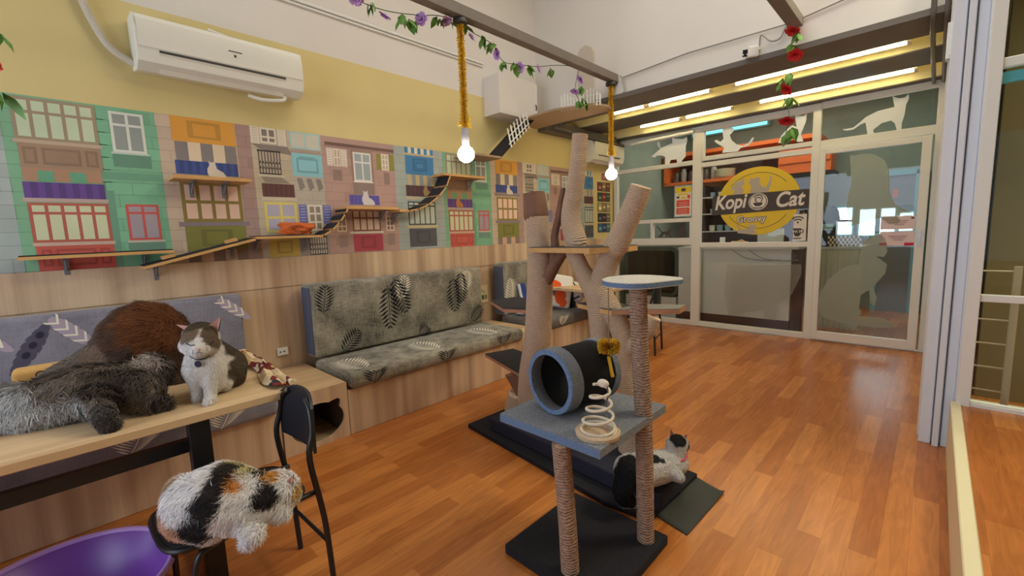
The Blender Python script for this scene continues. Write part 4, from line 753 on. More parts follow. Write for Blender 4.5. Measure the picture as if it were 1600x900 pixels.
# ------------------------------------------------------------------ beams, lamps, garlands
BEAM = M('grey_beam', (120, 110, 100), 0.6, noise=0.08, nscale=8)
tag(MB().bb(-2.635, -2.555, -3.0, 4.40, 2.97, 3.05).build('hanging_beam', BEAM, bevel=0.003, seg=1), 'grey square beam carrying the two tinsel lamps', 'beam')
tag(MB().bb(-0.97, -0.875, -3.0, 4.40, 2.985, 3.06).build('hanging_beam', BEAM, bevel=0.003, seg=1), 'grey square beam with the red flower garland at its end', 'beam')
GOLD = M('gold_tinsel', (244, 206, 70), 0.35, 0.45); BULB = M('bulb_glow', (255, 240, 214), 0.4, emit=42); SOCK = M('socket_grey', (178, 174, 184), 0.5)
def tinsel(path, r, n, seed):
    b = MB(); rg = random.Random(seed); path = [Vector(p) for p in path]; L = len(path)-1
    for i in range(n):
        f = rg.random()*L; k = min(int(f), L-1); p = path[k].lerp(path[k+1], f-k); a = rg.random()*2*PI; e = (rg.random()-0.5)*1.2; rr = (r(f/L) if callable(r) else r)*(0.6+0.7*rg.random())
        d = Vector((math.cos(a)*math.cos(e), math.sin(a)*math.cos(e), math.sin(e))); s = d.cross(Vector((rg.random()-.5, rg.random()-.5, rg.random()-.5))).normalized()*0.0018
        b.add([p-s, p+s, p+d*rr+s, p+d*rr-s], [(0, 1, 2, 3)])
    return b
def pendant(y, lab, seed):
    t = thing('pendant_lamp', (-2.61, y, 2.97), lab, 'lamp', 'tinsel pendant lamps')
    MB().lathe([(0, 0), (0.052, 0), (0.055, -0.004), (0.055, -0.03), (0.045, -0.036), (0.0, -0.036)], (-2.61, y, 2.968), n=28, cap=False).build('canopy', M('canopy_dark', (60, 56, 54), 0.5), t, smooth=True)
    MB().tube([(-2.61, y, 2.935), (-2.61, y, 2.16)], 0.005, 8).build('cord', BLK, t)
    tinsel([(-2.61, y, 2.93-0.03*k) for k in range(25)], lambda f: 0.028+0.022*max(0, (f-0.86)/0.14), 3600, seed).build('tinsel', GOLD, t)
    MB().lathe([(0, 0.06), (0.016, 0.06), (0.026, 0.045), (0.029, 0.0), (0.029, -0.06), (0.024, -0.066), (0.0, -0.066)], (-2.61, y, 2.145), n=24, cap=False).build('socket', SOCK, t, smooth=True)
    MB().lathe([(0.0, 0.085), (0.022, 0.08), (0.026, 0.06), (0.05, 0.036), (0.064, 0.005), (0.062, -0.02), (0.045, -0.046), (0.02, -0.062), (0, -0.066)], (-2.61, y, 2.01), n=28, cap=False).build('bulb', BULB, t, smooth=True)
pendant(2.25, 'glowing globe lamp on gold tinsel cord hanging above the middle bench', 3); pendant(4.335, 'glowing globe lamp on gold tinsel cord nearest the glass front', 5)
GRN = M('leaf_green', (96, 142, 58), 0.6, noise=0.2, nscale=30); VINE = M('vine', (70, 96, 50), 0.7); VIO = M('violet_petal', (208, 164, 228), 0.7, noise=0.15, nscale=60); RED = M('red_petal', (214, 44, 44), 0.7, noise=0.15, nscale=60)
def leafm(b, p, d, s, up_=(0, 0, 1)):
    d = Vector(d).normalized(); u = Vector(up_); w = d.cross(u); w = w.normalized() if w.length > 1e-3 else Vector((1, 0, 0)); n_ = w.cross(d).normalized(); p = Vector(p)
    L = [p, p+d*s*0.3+w*s*0.3-n_*s*.04, p+d*s*0.62+w*s*0.26-n_*s*.08, p+d*s-n_*s*.18, p+d*s*0.62-w*s*0.26-n_*s*.08, p+d*s*0.3-w*s*0.3-n_*s*.04, p+d*s*0.32+n_*s*.05, p+d*s*0.65+n_*s*.02]
    b.add(L, [(0, 1, 6), (1, 2, 7, 6), (2, 3, 7), (3, 4, 7), (4, 5, 6, 7), (5, 0, 6)])
def flower(p, r, mat, par, seed):
    b = MB(); rg = random.Random(seed); p = Vector(p); ax = Vector((rg.random()-.5, rg.random()-.9, -rg.random())).normalized(); M4 = ax.to_track_quat('Z', 'Y').to_matrix()
    for lay in range(3):
        for k in range(5):
            a = 2*PI*(k+lay*0.33)/5; e = 0.25+0.45*lay; rr = r*(1-0.22*lay); d = Vector((math.cos(a)*math.cos(e), math.sin(a)*math.cos(e), math.sin(e))); s_v = Vector((-math.sin(a), math.cos(a), 0)); q = []
            for u, wv, l in ((0, 0.1, 0), (0.5, 0.5, .12), (0.95, 0.42, .05), (1.08, 0, -.06), (0.95, -0.42, .05), (0.5, -0.5, .12), (0, -0.1, 0)): q.append(p+M4 @ (d*u*rr+s_v*wv*rr+Vector((0, 0, l*rr))))
            b.add(q, [tuple(range(7))])
    b.build('flower', mat, par, smooth=True)
def garland(path, fl, lv, mat, lab, seed, fr=0.046, ls=0.09):
    t = MB().tube(bez(path, 6), 0.0028, 6).build('flower_garland', VINE, smooth=True); tag(t, lab, 'garland'); rg = random.Random(seed)
    for i, p in enumerate(fl): flower(p, fr, mat, t, seed*10+i)
    for p in lv:
        b = MB()
        for k in range(4): leafm(b, Vector(p)+Vector((0, (rg.random()-.5)*.04, (rg.random()-.5)*.02)), ((rg.random()-.5), (rg.random()-.5)*1.5, -0.3-rg.random()), ls*(0.7+0.5*rg.random()), (rg.random()-.5, 0, 1))
        b.build('leaf_cluster', GRN, t, smooth=True)
X = -2.64
garland([(X, 1.2, 2.90), (X, 1.45, 2.85), (X, 1.65, 2.85), (X, 1.9, 2.90), (X, 2.07, 2.95), (X, 2.2, 2.965)], [(X, 1.45, 2.86), (X, 1.65, 2.83), (X, 1.93, 2.88), (X, 2.14, 2.94)], [(X, 1.55, 2.86), (X, 1.78, 2.86), (X, 1.83, 2.85), (X, 2.07, 2.94), (X, 2.16, 2.97)], VIO, 'violet flower garland swagging from the beam left of the near tinsel lamp', 2)
garland([(X, 2.28, 2.965), (X, 2.40, 2.93), (X, 2.60, 2.90), (X, 2.72, 2.80), (X, 2.9, 2.82), (X, 3.15, 2.86), (X, 3.4, 2.93), (X+.03, 3.6, 2.965)], [(X, 2.40, 2.91), (X, 2.66, 2.84), (X, 2.93, 2.80), (X, 3.20, 2.86)], [(X, 2.32, 2.96), (X, 2.50, 2.93), (X, 2.60, 2.91), (X, 2.72, 2.79), (X, 2.86, 2.82), (X, 3.03, 2.83), (X, 3.33, 2.89)], VIO, 'violet flower garland swagging along the beam right of the near tinsel lamp', 4)
garland([(X, 3.78, 2.97), (X, 3.74, 2.86), (X, 3.72, 2.76), (X, 3.78, 2.70)], [(X, 3.82, 2.90), (X, 3.72, 2.77)], [(X, 3.82, 2.83), (X, 3.86, 2.72), (X, 3.80, 2.68), (X, 3.9, 2.68)], VIO, 'short violet flower garland hanging over the picket fence platform', 6)
garland([(-0.91, 4.33, 2.98), (-0.94, 4.32, 2.8), (-0.93, 4.32, 2.62), (-0.97, 4.32, 2.45), (-0.93, 4.32, 2.3), (-0.95, 4.32, 2.12)], [(-0.92, 4.30, 2.94), (-0.90, 4.30, 2.75), (-0.95, 4.30, 2.50), (-0.94, 4.30, 2.25)], [(-0.88, 4.31, 2.90), (-0.93, 4.31, 2.83), (-0.93, 4.31, 2.62), (-0.98, 4.31, 2.58), (-0.93, 4.31, 2.43), (-0.9, 4.31, 2.18), (-0.94, 4.31, 2.14)], RED, 'red flower garland hanging from the beam end in front of the ceiling tubes', 8, 0.058, 0.10)
garland([(-2.53, -0.08, 2.5), (-2.53, -0.09, 2.2), (-2.53, -0.10, 1.95), (-2.53, -0.10, 1.8)], [(-2.53, -0.075, 2.09)], [(-2.51, -0.06, 2.20), (-2.51, -0.08, 1.99)], M('orange_petal', (230, 80, 50), 0.7), 'leafy garland with a red flower at the extreme left edge', 11, 0.03, 0.085)
t = thing('security_camera', (-1.25, 4.38, 2.88), 'small white security camera with dark lens cluster on the upper white wall', 'camera')
MB().tube([(-1.19, 4.40, 2.90), (-1.20, 4.36, 2.89)], 0.012, 8).build('mount', FRAME, t); MB().box((-1.225, 4.32, 2.865), (0.085, 0.11, 0.085), (0.2, 0, 0.5)).build('body', FRAME, t, bevel=0.01)
b = MB(); b.box((-1.252, 4.268, 2.852), (0.062, 0.012, 0.054), (0.2, 0, 0.5)); b.m = 1
for dx in (-.014, .014):
    for dz in (-.012, .012): b.sphere((-1.262+dx*.9, 4.260+dx*.5, 2.852+dz), 0.006, 6)
b.build('lens_plate', [BLK, FRAME], t)
tag(MB().tube(bez([(-1.19, 4.39, 2.92), (-1.17, 4.37, 3.0), (-1.10, 4.37, 2.93), (-1.03, 4.37, 2.93), (-0.99, 4.37, 3.0), (-0.93, 4.37, 3.03)], 6), 0.006, 6).build('camera_cable', M('cable_grey', (150, 146, 140), 0.6), smooth=True), 'looped cable from the security camera to the beam end', 'cable')
tag(MB().tube(bez([(-2.52, 4.37, 3.02), (-2.49, 4.36, 2.98), (-2.46, 4.36, 2.86), (-2.49, 4.36, 2.83)], 5), 0.006, 6).build('loose_wire', M('cable_grey'), smooth=True), 'short loose wire hanging at the end of the lamp beam', 'cable')
# outlets and notes
b = MB(); b.bb(WX+0.012, WX+0.03, 1.13, 1.21, 0.50, 0.56); o = tag(b.build('wall_socket', FRAME, bevel=0.004), 'white wall socket above the oak box with the cat-head opening', 'socket')
for dy in (-.014, .014): MB().lathe([(0, 0.002), (0.006, 0.002), (0.006, 0)], (WX+0.032, 1.165+dy, 0.53), n=10, M4=Matrix.Rotation(PI/2, 3, 'Y')).build('pin_hole', BLK, o)
b = MB(); b.col((226, 206, 160)).bb(WX+0.012, WX+0.02, 3.22, 3.42, 0.62, 0.82)
for k in range(4): b.col([(190, 60, 40), (120, 90, 60), (60, 110, 70), (150, 130, 110)][k]).bb(WX+0.02, WX+0.022, 3.235+0.045*k, 3.27+0.045*k, 0.66, 0.71)
for k in range(4): b.col((120, 100, 80)).bb(WX+0.02, WX+0.022, 3.24, 3.38-0.02*k, 0.74+0.016*k, 0.745+0.016*k)
tag(b.build('wall_note'), 'small printed note with pictures on the panel between the fern-print benches', 'note')
CAT1 = [
  [(-2.151,0.377,1.018,0.068), (-2.118,0.365,1.004,0.065)],
  [(-2.058,0.350,0.991,0.033), (-2.095,0.358,0.999,0.046)],
  [(-2.161,0.335,0.993,0.036), (-2.095,0.398,0.990,0.036)],
  [(-2.164,0.383,0.961,0.059), (-2.160,0.375,0.890,0.077)],
  [(-2.160,0.375,0.890,0.077), (-2.191,0.391,0.832,0.073)],
  [(-2.234,0.420,0.921,0.075), (-2.260,0.467,0.847,0.095)],
  [(-2.260,0.467,0.847,0.095), (-2.273,0.476,0.812,0.081)],
  [(-2.233,0.445,0.814,0.056), (-2.183,0.450,0.806,0.036)],
  [(-2.163,0.347,0.909,0.039), (-2.146,0.339,0.847,0.029)],
  [(-2.146,0.339,0.847,0.026), (-2.134,0.339,0.787,0.021)],
  [(-2.168,0.344,0.775,0.023), (-2.144,0.337,0.772,0.022)],
  [(-2.114,0.394,0.907,0.039), (-2.100,0.381,0.837,0.029)],
  [(-2.100,0.381,0.837,0.026), (-2.084,0.372,0.779,0.021)],
  [(-2.087,0.373,0.775,0.023), (-2.059,0.362,0.772,0.023)],
  [(-2.182,0.448,0.795,0.031), (-2.216,0.421,0.778,0.022)],
]
CAT2 = [
  [(-2.492,-0.269,0.806,0.089), (-2.354,-0.105,0.821,0.090)],
  [(-2.354,-0.105,0.821,0.090), (-2.285,0.025,0.861,0.092)],
  [(-2.285,0.025,0.861,0.092), (-2.269,0.124,0.866,0.075)],
  [(-2.269,0.124,0.866,0.075), (-2.265,0.216,0.882,0.062)],
  [(-2.290,0.219,0.882,0.066), (-2.322,0.221,0.905,0.037)],
  [(-2.296,0.218,0.905,0.037), (-2.288,0.216,0.929,0.024)],
  [(-2.197,0.163,0.846,0.075), (-2.257,0.190,0.851,0.067)],
  [(-2.148,0.044,0.856,0.046), (-2.055,0.056,0.812,0.034)],
  [(-2.055,0.056,0.812,0.031), (-2.052,0.067,0.781,0.032)],
  [(-2.493,-0.268,0.818,0.098), (-2.644,-0.385,0.828,0.085)],
  [(-2.792,-0.387,0.829,0.065), (-3.058,-0.524,0.874,0.039)],
  [(-2.526,-0.374,0.797,0.045), (-2.298,-0.287,0.754,0.028)],
  [(-2.196,0.162,0.834,0.042), (-2.140,0.209,0.794,0.032)],
  [(-2.140,0.209,0.794,0.030), (-2.141,0.220,0.780,0.032)],
]
CAT3 = [
  [(-2.699,0.256,0.951,0.172), (-2.672,0.330,0.899,0.125)],
  [(-2.700,0.257,0.958,0.172), (-2.723,0.171,0.916,0.114)],
  [(-2.723,0.170,0.904,0.114), (-2.776,0.052,0.849,0.080)],
  [(-2.776,0.052,0.849,0.080), (-2.802,-0.034,0.818,0.061)],
  [(-2.802,-0.034,0.818,0.061), (-2.805,-0.096,0.799,0.037)],
  [(-2.672,0.330,0.899,0.125), (-2.614,0.310,0.787,0.104)],
  [(-2.614,0.310,0.787,0.092), (-2.547,0.340,0.745,0.055)],
  [(-2.656,0.210,0.851,0.120), (-2.677,0.087,0.818,0.075)],
]
CALICO = [
  [(-1.709,0.233,0.553,0.095), (-1.665,0.291,0.559,0.111)],
  [(-1.665,0.291,0.559,0.111), (-1.624,0.353,0.530,0.095)],
  [(-1.624,0.353,0.530,0.095), (-1.600,0.405,0.531,0.075)],
  [(-1.707,0.217,0.528,0.080), (-1.660,0.257,0.501,0.067)],
  [(-1.600,0.406,0.537,0.066), (-1.589,0.446,0.544,0.060)],
  [(-1.589,0.446,0.540,0.060), (-1.603,0.469,0.513,0.045)],
  [(-1.566,0.334,0.497,0.033), (-1.522,0.344,0.470,0.025)],
  [(-1.522,0.344,0.470,0.025), (-1.535,0.327,0.446,0.019)],
  [(-1.807,0.211,0.562,0.048), (-1.824,0.186,0.516,0.031)],
  [(-1.586,0.431,0.524,0.053), (-1.550,0.432,0.487,0.030)],
]
TUX = [
  [(-0.979,1.876,0.219,0.088), (-0.918,1.991,0.215,0.080)],
  [(-0.918,1.991,0.215,0.080), (-0.878,2.058,0.221,0.062)],
  [(-0.889,2.052,0.244,0.055), (-0.878,2.072,0.298,0.049)],
  [(-0.881,2.071,0.311,0.050), (-0.877,2.100,0.298,0.046)],
  [(-0.861,1.975,0.209,0.038), (-0.821,1.970,0.200,0.025)],
  [(-1.000,1.817,0.237,0.081), (-0.955,1.829,0.216,0.068)],
  [(-0.986,1.792,0.253,0.061), (-0.999,1.737,0.175,0.046)],
  [(-0.999,1.737,0.175,0.046), (-0.999,1.755,0.117,0.040)],
  [(-0.999,1.755,0.117,0.040), (-0.965,1.785,0.104,0.028)],
]
PAT1 = [(-2.035,0.347,1.008,0.020,(235,228,224)), (-2.063,0.353,1.030,0.012,(235,228,224)), (-2.155,0.384,1.076,0.062,(84,70,58)), (-2.113,0.334,1.043,0.046,(124,104,86)), (-2.067,0.406,1.038,0.050,(110,92,76)), (-2.274,0.507,0.834,0.125,(88,74,60)), (-2.241,0.486,0.934,0.070,(84,70,58)), (-2.202,0.322,1.065,0.030,(150,120,100)), (-2.109,0.428,1.076,0.035,(120,96,84))]
PAT2 = [(-2.249,0.211,0.932,0.045,(196,182,172)), (-1.999,0.065,0.797,0.050,(74,68,68)), (-2.021,0.053,0.850,0.050,(86,82,80)), (-2.104,0.217,0.801,0.035,(80,74,72)), (-2.111,0.242,0.822,0.018,(170,160,156)), (-2.290,-0.033,0.881,0.045,(150,140,134)), (-2.269,-0.169,0.787,0.120,(196,194,192)), (-2.150,-0.050,0.815,0.090,(176,172,168)), (-2.337,-0.223,0.857,0.130,(180,178,178)), (-2.421,-0.114,0.900,0.060,(92,84,80)), (-2.163,0.093,0.899,0.090,(86,76,70))]
PAT3 = [(-2.541,0.289,1.064,0.140,(112,66,38)), (-2.606,0.189,1.014,0.090,(84,56,40)), (-2.642,0.095,0.911,0.070,(130,104,84)), (-2.725,0.018,0.929,0.080,(118,104,92)), (-2.728,-0.072,0.835,0.100,(112,104,98)), (-2.477,0.320,0.887,0.120,(74,50,36))]
PATC = [(-1.629,0.314,0.653,0.035,(48,40,38)), (-1.583,0.272,0.641,0.035,(40,34,36)), (-1.571,0.236,0.604,0.045,(36,32,34)), (-1.617,0.220,0.527,0.050,(34,32,36)), (-1.566,0.318,0.645,0.036,(206,130,52)), (-1.715,0.178,0.511,0.075,(196,150,124)), (-1.771,0.176,0.570,0.065,(178,144,116)), (-1.637,0.351,0.666,0.050,(196,182,130)), (-1.621,0.400,0.618,0.030,(60,52,44)), (-1.583,0.433,0.601,0.028,(208,140,56)), (-1.532,0.396,0.586,0.045,(32,26,28)), (-1.546,0.470,0.606,0.022,(30,26,28)), (-1.552,0.496,0.545,0.030,(200,160,90))]
PATT = [(-0.866,2.065,0.353,0.045,(34,30,32)), (-0.857,2.117,0.281,0.040,(36,32,34)), (-0.921,1.905,0.304,0.034,(40,36,38)), (-0.876,1.933,0.295,0.028,(40,36,38)), (-0.954,1.892,0.331,0.035,(36,34,38)), (-0.970,1.687,0.210,0.135,(26,24,28)), (-0.986,1.734,0.326,0.085,(28,26,30))]
# ------------------------------------------------------------------ cat trees
SIS = mat_rope('sisal_wrap', (180, 144, 114), (240, 212, 182), 0.0085); SISC = mat_rope('sisal_coarse', (104, 76, 60), (188, 154, 130), 0.012, 0.02)
BARK = M('bare_wood', (122, 84, 62), 0.7, noise=0.25, nscale=14, bump=0.5, bscale=18, stretch=(1, 1, .3)); CARG = M('grey_carpet', (140, 144, 152), 0.95, bump=1.0, bscale=260, noise=0.22, nscale=120); CARBL = M('blue_carpet', (118, 142, 176), 0.95, bump=1.0, bscale=260, noise=0.2, nscale=120)
CARPG = M('pale_carpet', (222, 216, 206), 0.95, bump=1.0, bscale=260, noise=0.15, nscale=120); BFELT = M('black_felt', (16, 16, 18), 0.95, bump=0.6, bscale=300); BCARP = M('black_carpet', (28, 26, 34), 0.95, bump=0.8, bscale=240, noise=0.15, nscale=100)
def rtube(path, rad, n=20, k=8): p = bez(path, k); return MB().tube(p, lerpr(rad, k), n)
t = thing('cat_tree', (-1.03, 1.48, 0), 'two-post cat tree with grey carpet platforms and black tunnel, in the foreground', 'cat tree')
MB().bb(-1.285, -0.775, 1.225, 1.745, 0.0, 0.045).build('base', BCARP, t, bevel=0.008)
rtube([(-0.978, 1.292, 0.045), (-0.985, 1.285, 0.3), (-0.998, 1.275, 0.585)], [0.037, 0.036, 0.036]).build('post', SISC, t, smooth=True)
rtube([(-0.838, 1.657, 0.045), (-0.842, 1.655, 0.35), (-0.848, 1.652, 0.625), (-0.862, 1.648, 0.9), (-0.870, 1.645, 1.165)], [0.037, 0.037, 0.036, 0.036, 0.036]).build('post', SISC, t, smooth=True)
b = MB(); b.bb(-1.325, -0.815, 1.27, 1.80, 0.588, 0.622); b.m = 1; b.bb(-1.325, -0.815, 1.2665, 1.27, 0.585, 0.619); b.build('platform', [CARG, CARBL], t, bevel=0.004)
pl = [(-1.03, 1.67), (-1.00, 1.58), (-0.93, 1.52), (-0.84, 1.505), (-0.78, 1.55), (-0.75, 1.63), (-0.72, 1.72), (-0.745, 1.775), (-0.83, 1.81), (-0.93, 1.82), (-1.00, 1.77)]
def smoothpoly(p, k=4): q = bez([(*a, 0) for a in p+p[:1]], k); return [(v.x, v.y) for v in q[:-1]]
b = MB(); b.prism(smoothpoly(pl), (0, 0, 1.170), (1, 0, 0), (0, 1, 0), 0.026); n = len(b.f)
for i in range(2, n): b.mi[i] = 1
b.mi[0] = 1; b.build('top_platform', [CARPG, CARBL], t, bevel=0.004)
# tunnel
ax = Vector((0.16, 1.0, 0)).normalized(); sx_ = ax.cross(Vector((0, 0, 1))).normalized(); MT = Matrix((sx_, Vector((0, 0, 1)), -ax)).transposed()
tc0 = Vector((-1.148, 1.42, 0.622+0.142))
tu = MB().lathe([(0.128, 0.0), (0.133, 0.0), (0.133, -0.25), (0.128, -0.25), (0.128, 0.0)], tc0, n=48, M4=MT, cap=False).build('tunnel', BFELT, t, smooth=True)
MB().lathe([(0.118, 0.022), (0.138, 0.022), (0.141, 0.017)], tc0, n=48, M4=MT, cap=False).build('front_rim', [CARBL], tu, smooth=True)
MB().lathe([(0.1415, 0.018), (0.142, -0.045), (0.130, -0.048), (0.120, -0.03), (0.117, 0.021)], tc0, n=48, M4=MT, cap=False).build('rim_band', [CARG], tu, smooth=True)
MB().lathe([(0.128, 0.0), (0.139, 0.0), (0.141, -0.03), (0.118, -0.034), (0.118, 0.0)], tc0+ax*0.25, n=48, M4=MT, cap=False).build('rear_rim', CARG, tu, smooth=True)
# hanging pompom
pm = thing('pompom_toy', (-1.03, 1.62, 0.9), 'yellow pompom toy hanging on a string below the small top platform', 'toy')
MB().tube([(-1.00, 1.63, 1.166), (-1.00, 1.63, 0.905)], 0.0022, 6).build('string', M('cord_tan'), pm)
tinsel([(-1.0, 1.63, 0.90), (-1.0, 1.63, 0.89)], 0.040, 5200, 9).build('tuft', M('yellow_wool', (226, 176, 40), 0.9), pm); MB().tube(bez([(-1.0, 1.63, 0.85), (-0.985, 1.62, 0.80), (-0.975, 1.62, 0.765)], 4), [0.008]*9, 8).build('tail_ribbon', M('yellow_wool'), pm, smooth=True)
# spring toy
SX, SY = 0.014, 0.006
sp = thing('spring_toy', (-0.891, 1.381, 0.622), 'white rope spring cat toy with a woven round base on the grey carpet platform', 'toy')
WR = M('white_rope', (222, 208, 188), 0.8, bump=0.5, bscale=200)
MB().lathe([(0, 0.006), (0.055, 0.006), (0.066, 0.018), (0.078, 0.022), (0.086, 0.014), (0.084, 0.0), (0, 0.0)], (-0.905+SX, 1.362+SY, 0.622), n=40, cap=False).build('woven_base', M('rope_base', (196, 170, 140), 0.85, bump=0.5, bscale=90), sp, smooth=True)
MB().tube([(-0.905+SX+(0.07-0.012*k/20)*math.cos(k*2*PI/20*1), 1.362+SY+(0.07-0.012*k/20)*math.sin(k*2*PI/20), 0.642) for k in range(20)], 0.006, 8, closed=True).build('base_coil', WR, sp, smooth=True)
pts = []
for k in range(121):
    f = k/120; r = 0.066*(1-f)+0.028*f; a = -0.6+f*2*PI*3.7; pts.append((-0.905+SX+r*math.cos(a)+0.012*f, 1.362+SY+r*math.sin(a)+0.01*f, 0.645+0.175*f**1.05))
MB().tube(pts, 0.0056, 8).build('coil', WR, sp, smooth=True)
MB().sphere((-0.871, 1.378, 0.826), 0.016, 10, (1.5, 1, 1)).build('knot', WR, sp, smooth=True); MB().tube(bez([(-0.854, 1.376, 0.824), (-0.848, 1.376, 0.784), (-0.858, 1.376, 0.754), (-0.846, 1.37, 0.734)], 4), 0.003, 6).build('loose_cord', M('dark_cord', (90, 80, 76), 0.8), sp, smooth=True)
# tall branch tree on a plinth
pn = thing('tree_plinth', (-1.65, 2.1, 0), 'long low black carpeted plinth on the floor carrying the branch cat tree', 'plinth')
MB().prism([(-2.38, 1.95), (-1.14, 1.80), (-0.90, 1.83), (-0.88, 2.35), (-2.36, 2.48)], (0, 0, 0.0), (1, 0, 0), (0, 1, 0), 0.03).build('lower_board', BCARP, pn, bevel=0.004)
MB().prism([(-2.19, 1.99), (-0.888, 1.893), (-0.875, 2.16), (-2.16, 2.32)], (0, 0, 0.03), (1, 0, 0), (0, 1, 0), 0.09).build('upper_block', [M('navy_carpet', (40, 40, 58), 0.95, bump=0.8, bscale=240)], pn, bevel=0.012, seg=3)
mt = MB(); nx = 16
for i in range(nx+1):
    for j in range(nx+1):
        u, v = i/nx, j/nx; a = Vector((-0.93, 1.90, 0)).lerp(Vector((-0.735, 1.855, 0)), u); c = Vector((-0.90, 2.36, 0)).lerp(Vector((-0.72, 2.30, 0)), u); p = a.lerp(c, v)
        lift = 0.0
        if u > 0.9 and v > 0.75: lift = 0.012*(u-0.9)/0.1
        mt.v.append((p.x, p.y, 0.006+lift+0.0015*math.sin(v*9+u*4)))
for i in range(nx):
    for j in range(nx): a = i*(nx+1)+j; mt.face((a, a+nx+1, a+nx+2, a+1))
o = mt.build('ribbed_mat', M('ribbed_rubber', (66, 66, 60), 0.8, bump=0.9, bscale=60, stretch=(1, 4, 1)), smooth=True); md = o.modifiers.new('t', 'SOLIDIFY'); md.thickness = 0.005; tag(o, 'dark ribbed rubber mat at the end of the black plinth', 'mat')
tr = thing('branch_cat_tree', (-1.65, 2.2, 0.12), 'tall cat tree made of sisal-wrapped branches with plank shelves', 'cat tree')
rtube([(-2.02, 2.22, 0.12), (-1.98, 2.21, 0.40), (-1.905, 2.2, 0.68), (-1.875, 2.2, 0.97), (-1.865, 2.2, 1.21), (-1.88, 2.2, 1.50)], [0.085, 0.088, 0.092, 0.088, 0.082, 0.078], 24).build('trunk', SIS, tr, smooth=True)
rtube([(-1.875, 2.2, 1.40), (-1.885, 2.2, 1.515), (-1.90, 2.2, 1.655)], [0.06, 0.083, 0.072], 14).build('bare_branch', BARK, tr, smooth=True)
rtube([(-1.85, 2.2, 1.04), (-1.77, 2.2, 1.14), (-1.735, 2.2, 1.30), (-1.735, 2.2, 1.38), (-1.70, 2.2, 1.50), (-1.66, 2.2, 1.665)], [0.035, 0.036, 0.028, 0.024, 0.024, 0.018], 10).build('thin_branch', BARK, tr, smooth=True)
rtube([(-1.80, 2.2, 1.12), (-1.735, 2.2, 1.20), (-1.66, 2.2, 1.29)], [0.05, 0.04, 0.035], 10).build('bare_branch', BARK, tr, smooth=True)
rtube([(-1.40, 2.22, 0.12), (-1.40, 2.21, 0.5), (-1.40, 2.2, 0.80), (-1.41, 2.2, 1.02), (-1.45, 2.2, 1.10)], [0.075, 0.072, 0.068, 0.085, 0.065], 22).build('trunk', SIS, tr, smooth=True)
rtube([(-1.42, 2.19, 1.02), (-1.52, 2.19, 1.16), (-1.59, 2.2, 1.28), (-1.575, 2.2, 1.34), (-1.605, 2.2, 1.44), (-1.605, 2.2, 1.53), (-1.58, 2.2, 1.63), (-1.55, 2.2, 1.78), (-1.53, 2.2, 1.96)], [0.07, 0.052, 0.052, 0.068, 0.062, 0.056, 0.054, 0.05, 0.046], 22).build('trunk', SIS, tr, smooth=True)
rtube([(-1.42, 2.2, 1.02), (-1.39, 2.21, 1.14), (-1.34, 2.22, 1.26), (-1.285, 2.2, 1.33), (-1.225, 2.2, 1.45), (-1.175, 2.2, 1.55), (-1.145, 2.2, 1.625)], [0.068, 0.065, 0.062, 0.068, 0.062, 0.060, 0.056], 22).build('trunk', SIS, tr, smooth=True)
rtube([(-1.20, 2.2, 0.12), (-1.20, 2.2, 0.40), (-1.235, 2.2, 0.60), (-1.26, 2.2, 0.80), (-1.33, 2.19, 0.95), (-1.40, 2.19, 1.04)], [0.078, 0.066, 0.060, 0.060, 0.060, 0.06], 22).build('trunk', SIS, tr, smooth=True)
rtube([(-1.22, 2.2, 0.72), (-1.12, 2.21, 0.83), (-1.08, 2.22, 0.92)], [0.05, 0.045, 0.042], 14).build('trunk', SIS, tr, smooth=True)
def plank(poly, z, th=0.024, top=1):
    b = MB(); b.prism(poly, (0, 0, z-th), (1, 0, 0), (0, 1, 0), th); b.m = top; b.prism([(p[0]*.999+0.001*poly[0][0], p[1]) for p in poly], (0, 0, z), (1, 0, 0), (0, 1, 0), 0.004); return b
PK = M('plank_edge', (176, 124, 92), 0.65, noise=0.15, nscale=12, stretch=(.3, 1, 1)); DK = M('plank_carpet', (78, 74, 70), 0.95, bump=0.8, bscale=220, noise=0.1)
plank([(-1.86, 2.09), (-1.37, 2.04), (-1.24, 2.24), (-1.26, 2.38), (-1.86, 2.34)], 1.305, 0.03).build('plank', [PLY, DK], tr)
plank([(-2.46, 2.30), (-2.12, 2.10), (-1.93, 2.16), (-1.95, 2.32), (-2.42, 2.58)], 0.885).build('plank', [PK, CARP], tr)
plank([(-2.66, 2.40), (-2.04, 2.18), (-1.98, 2.30), (-2.02, 2.52), (-2.58, 2.66)], 0.405).build('plank', [PK, CARP], tr)
plank([(-1.57, 2.20), (-1.27, 2.10), (-1.20, 2.30), (-1.52, 2.36)], 0.955, 0.026).build('plank', [PLY, DK], tr)
plank([(-1.27, 2.10), (-0.98, 2.32), (-1.00, 2.46), (-1.22, 2.36)], 0.958, 0.026).build('plank', [PK, M('pale_plank_carpet', (134, 128, 116), 0.95, bump=.6, bscale=200)], tr)
b = MB(); b.add([(-2.20, 2.17, 0.38), (-2.02, 2.17, 0.38), (-2.02, 2.17, 0.16), (-2.20, 2.30, 0.38), (-2.02, 2.30, 0.38), (-2.02, 2.30, 0.16)], [(0, 1, 2), (3, 5, 4), (0, 3, 4, 1), (1, 4, 5, 2), (2, 5, 3, 0)]); b.build('wooden_brace', BARK, tr)
rtube([(-2.13, 2.20, 0.12), (-2.10, 2.2, 0.25)], [0.085, 0.075], 16).build('stump_wrap', SIS, tr, smooth=True)
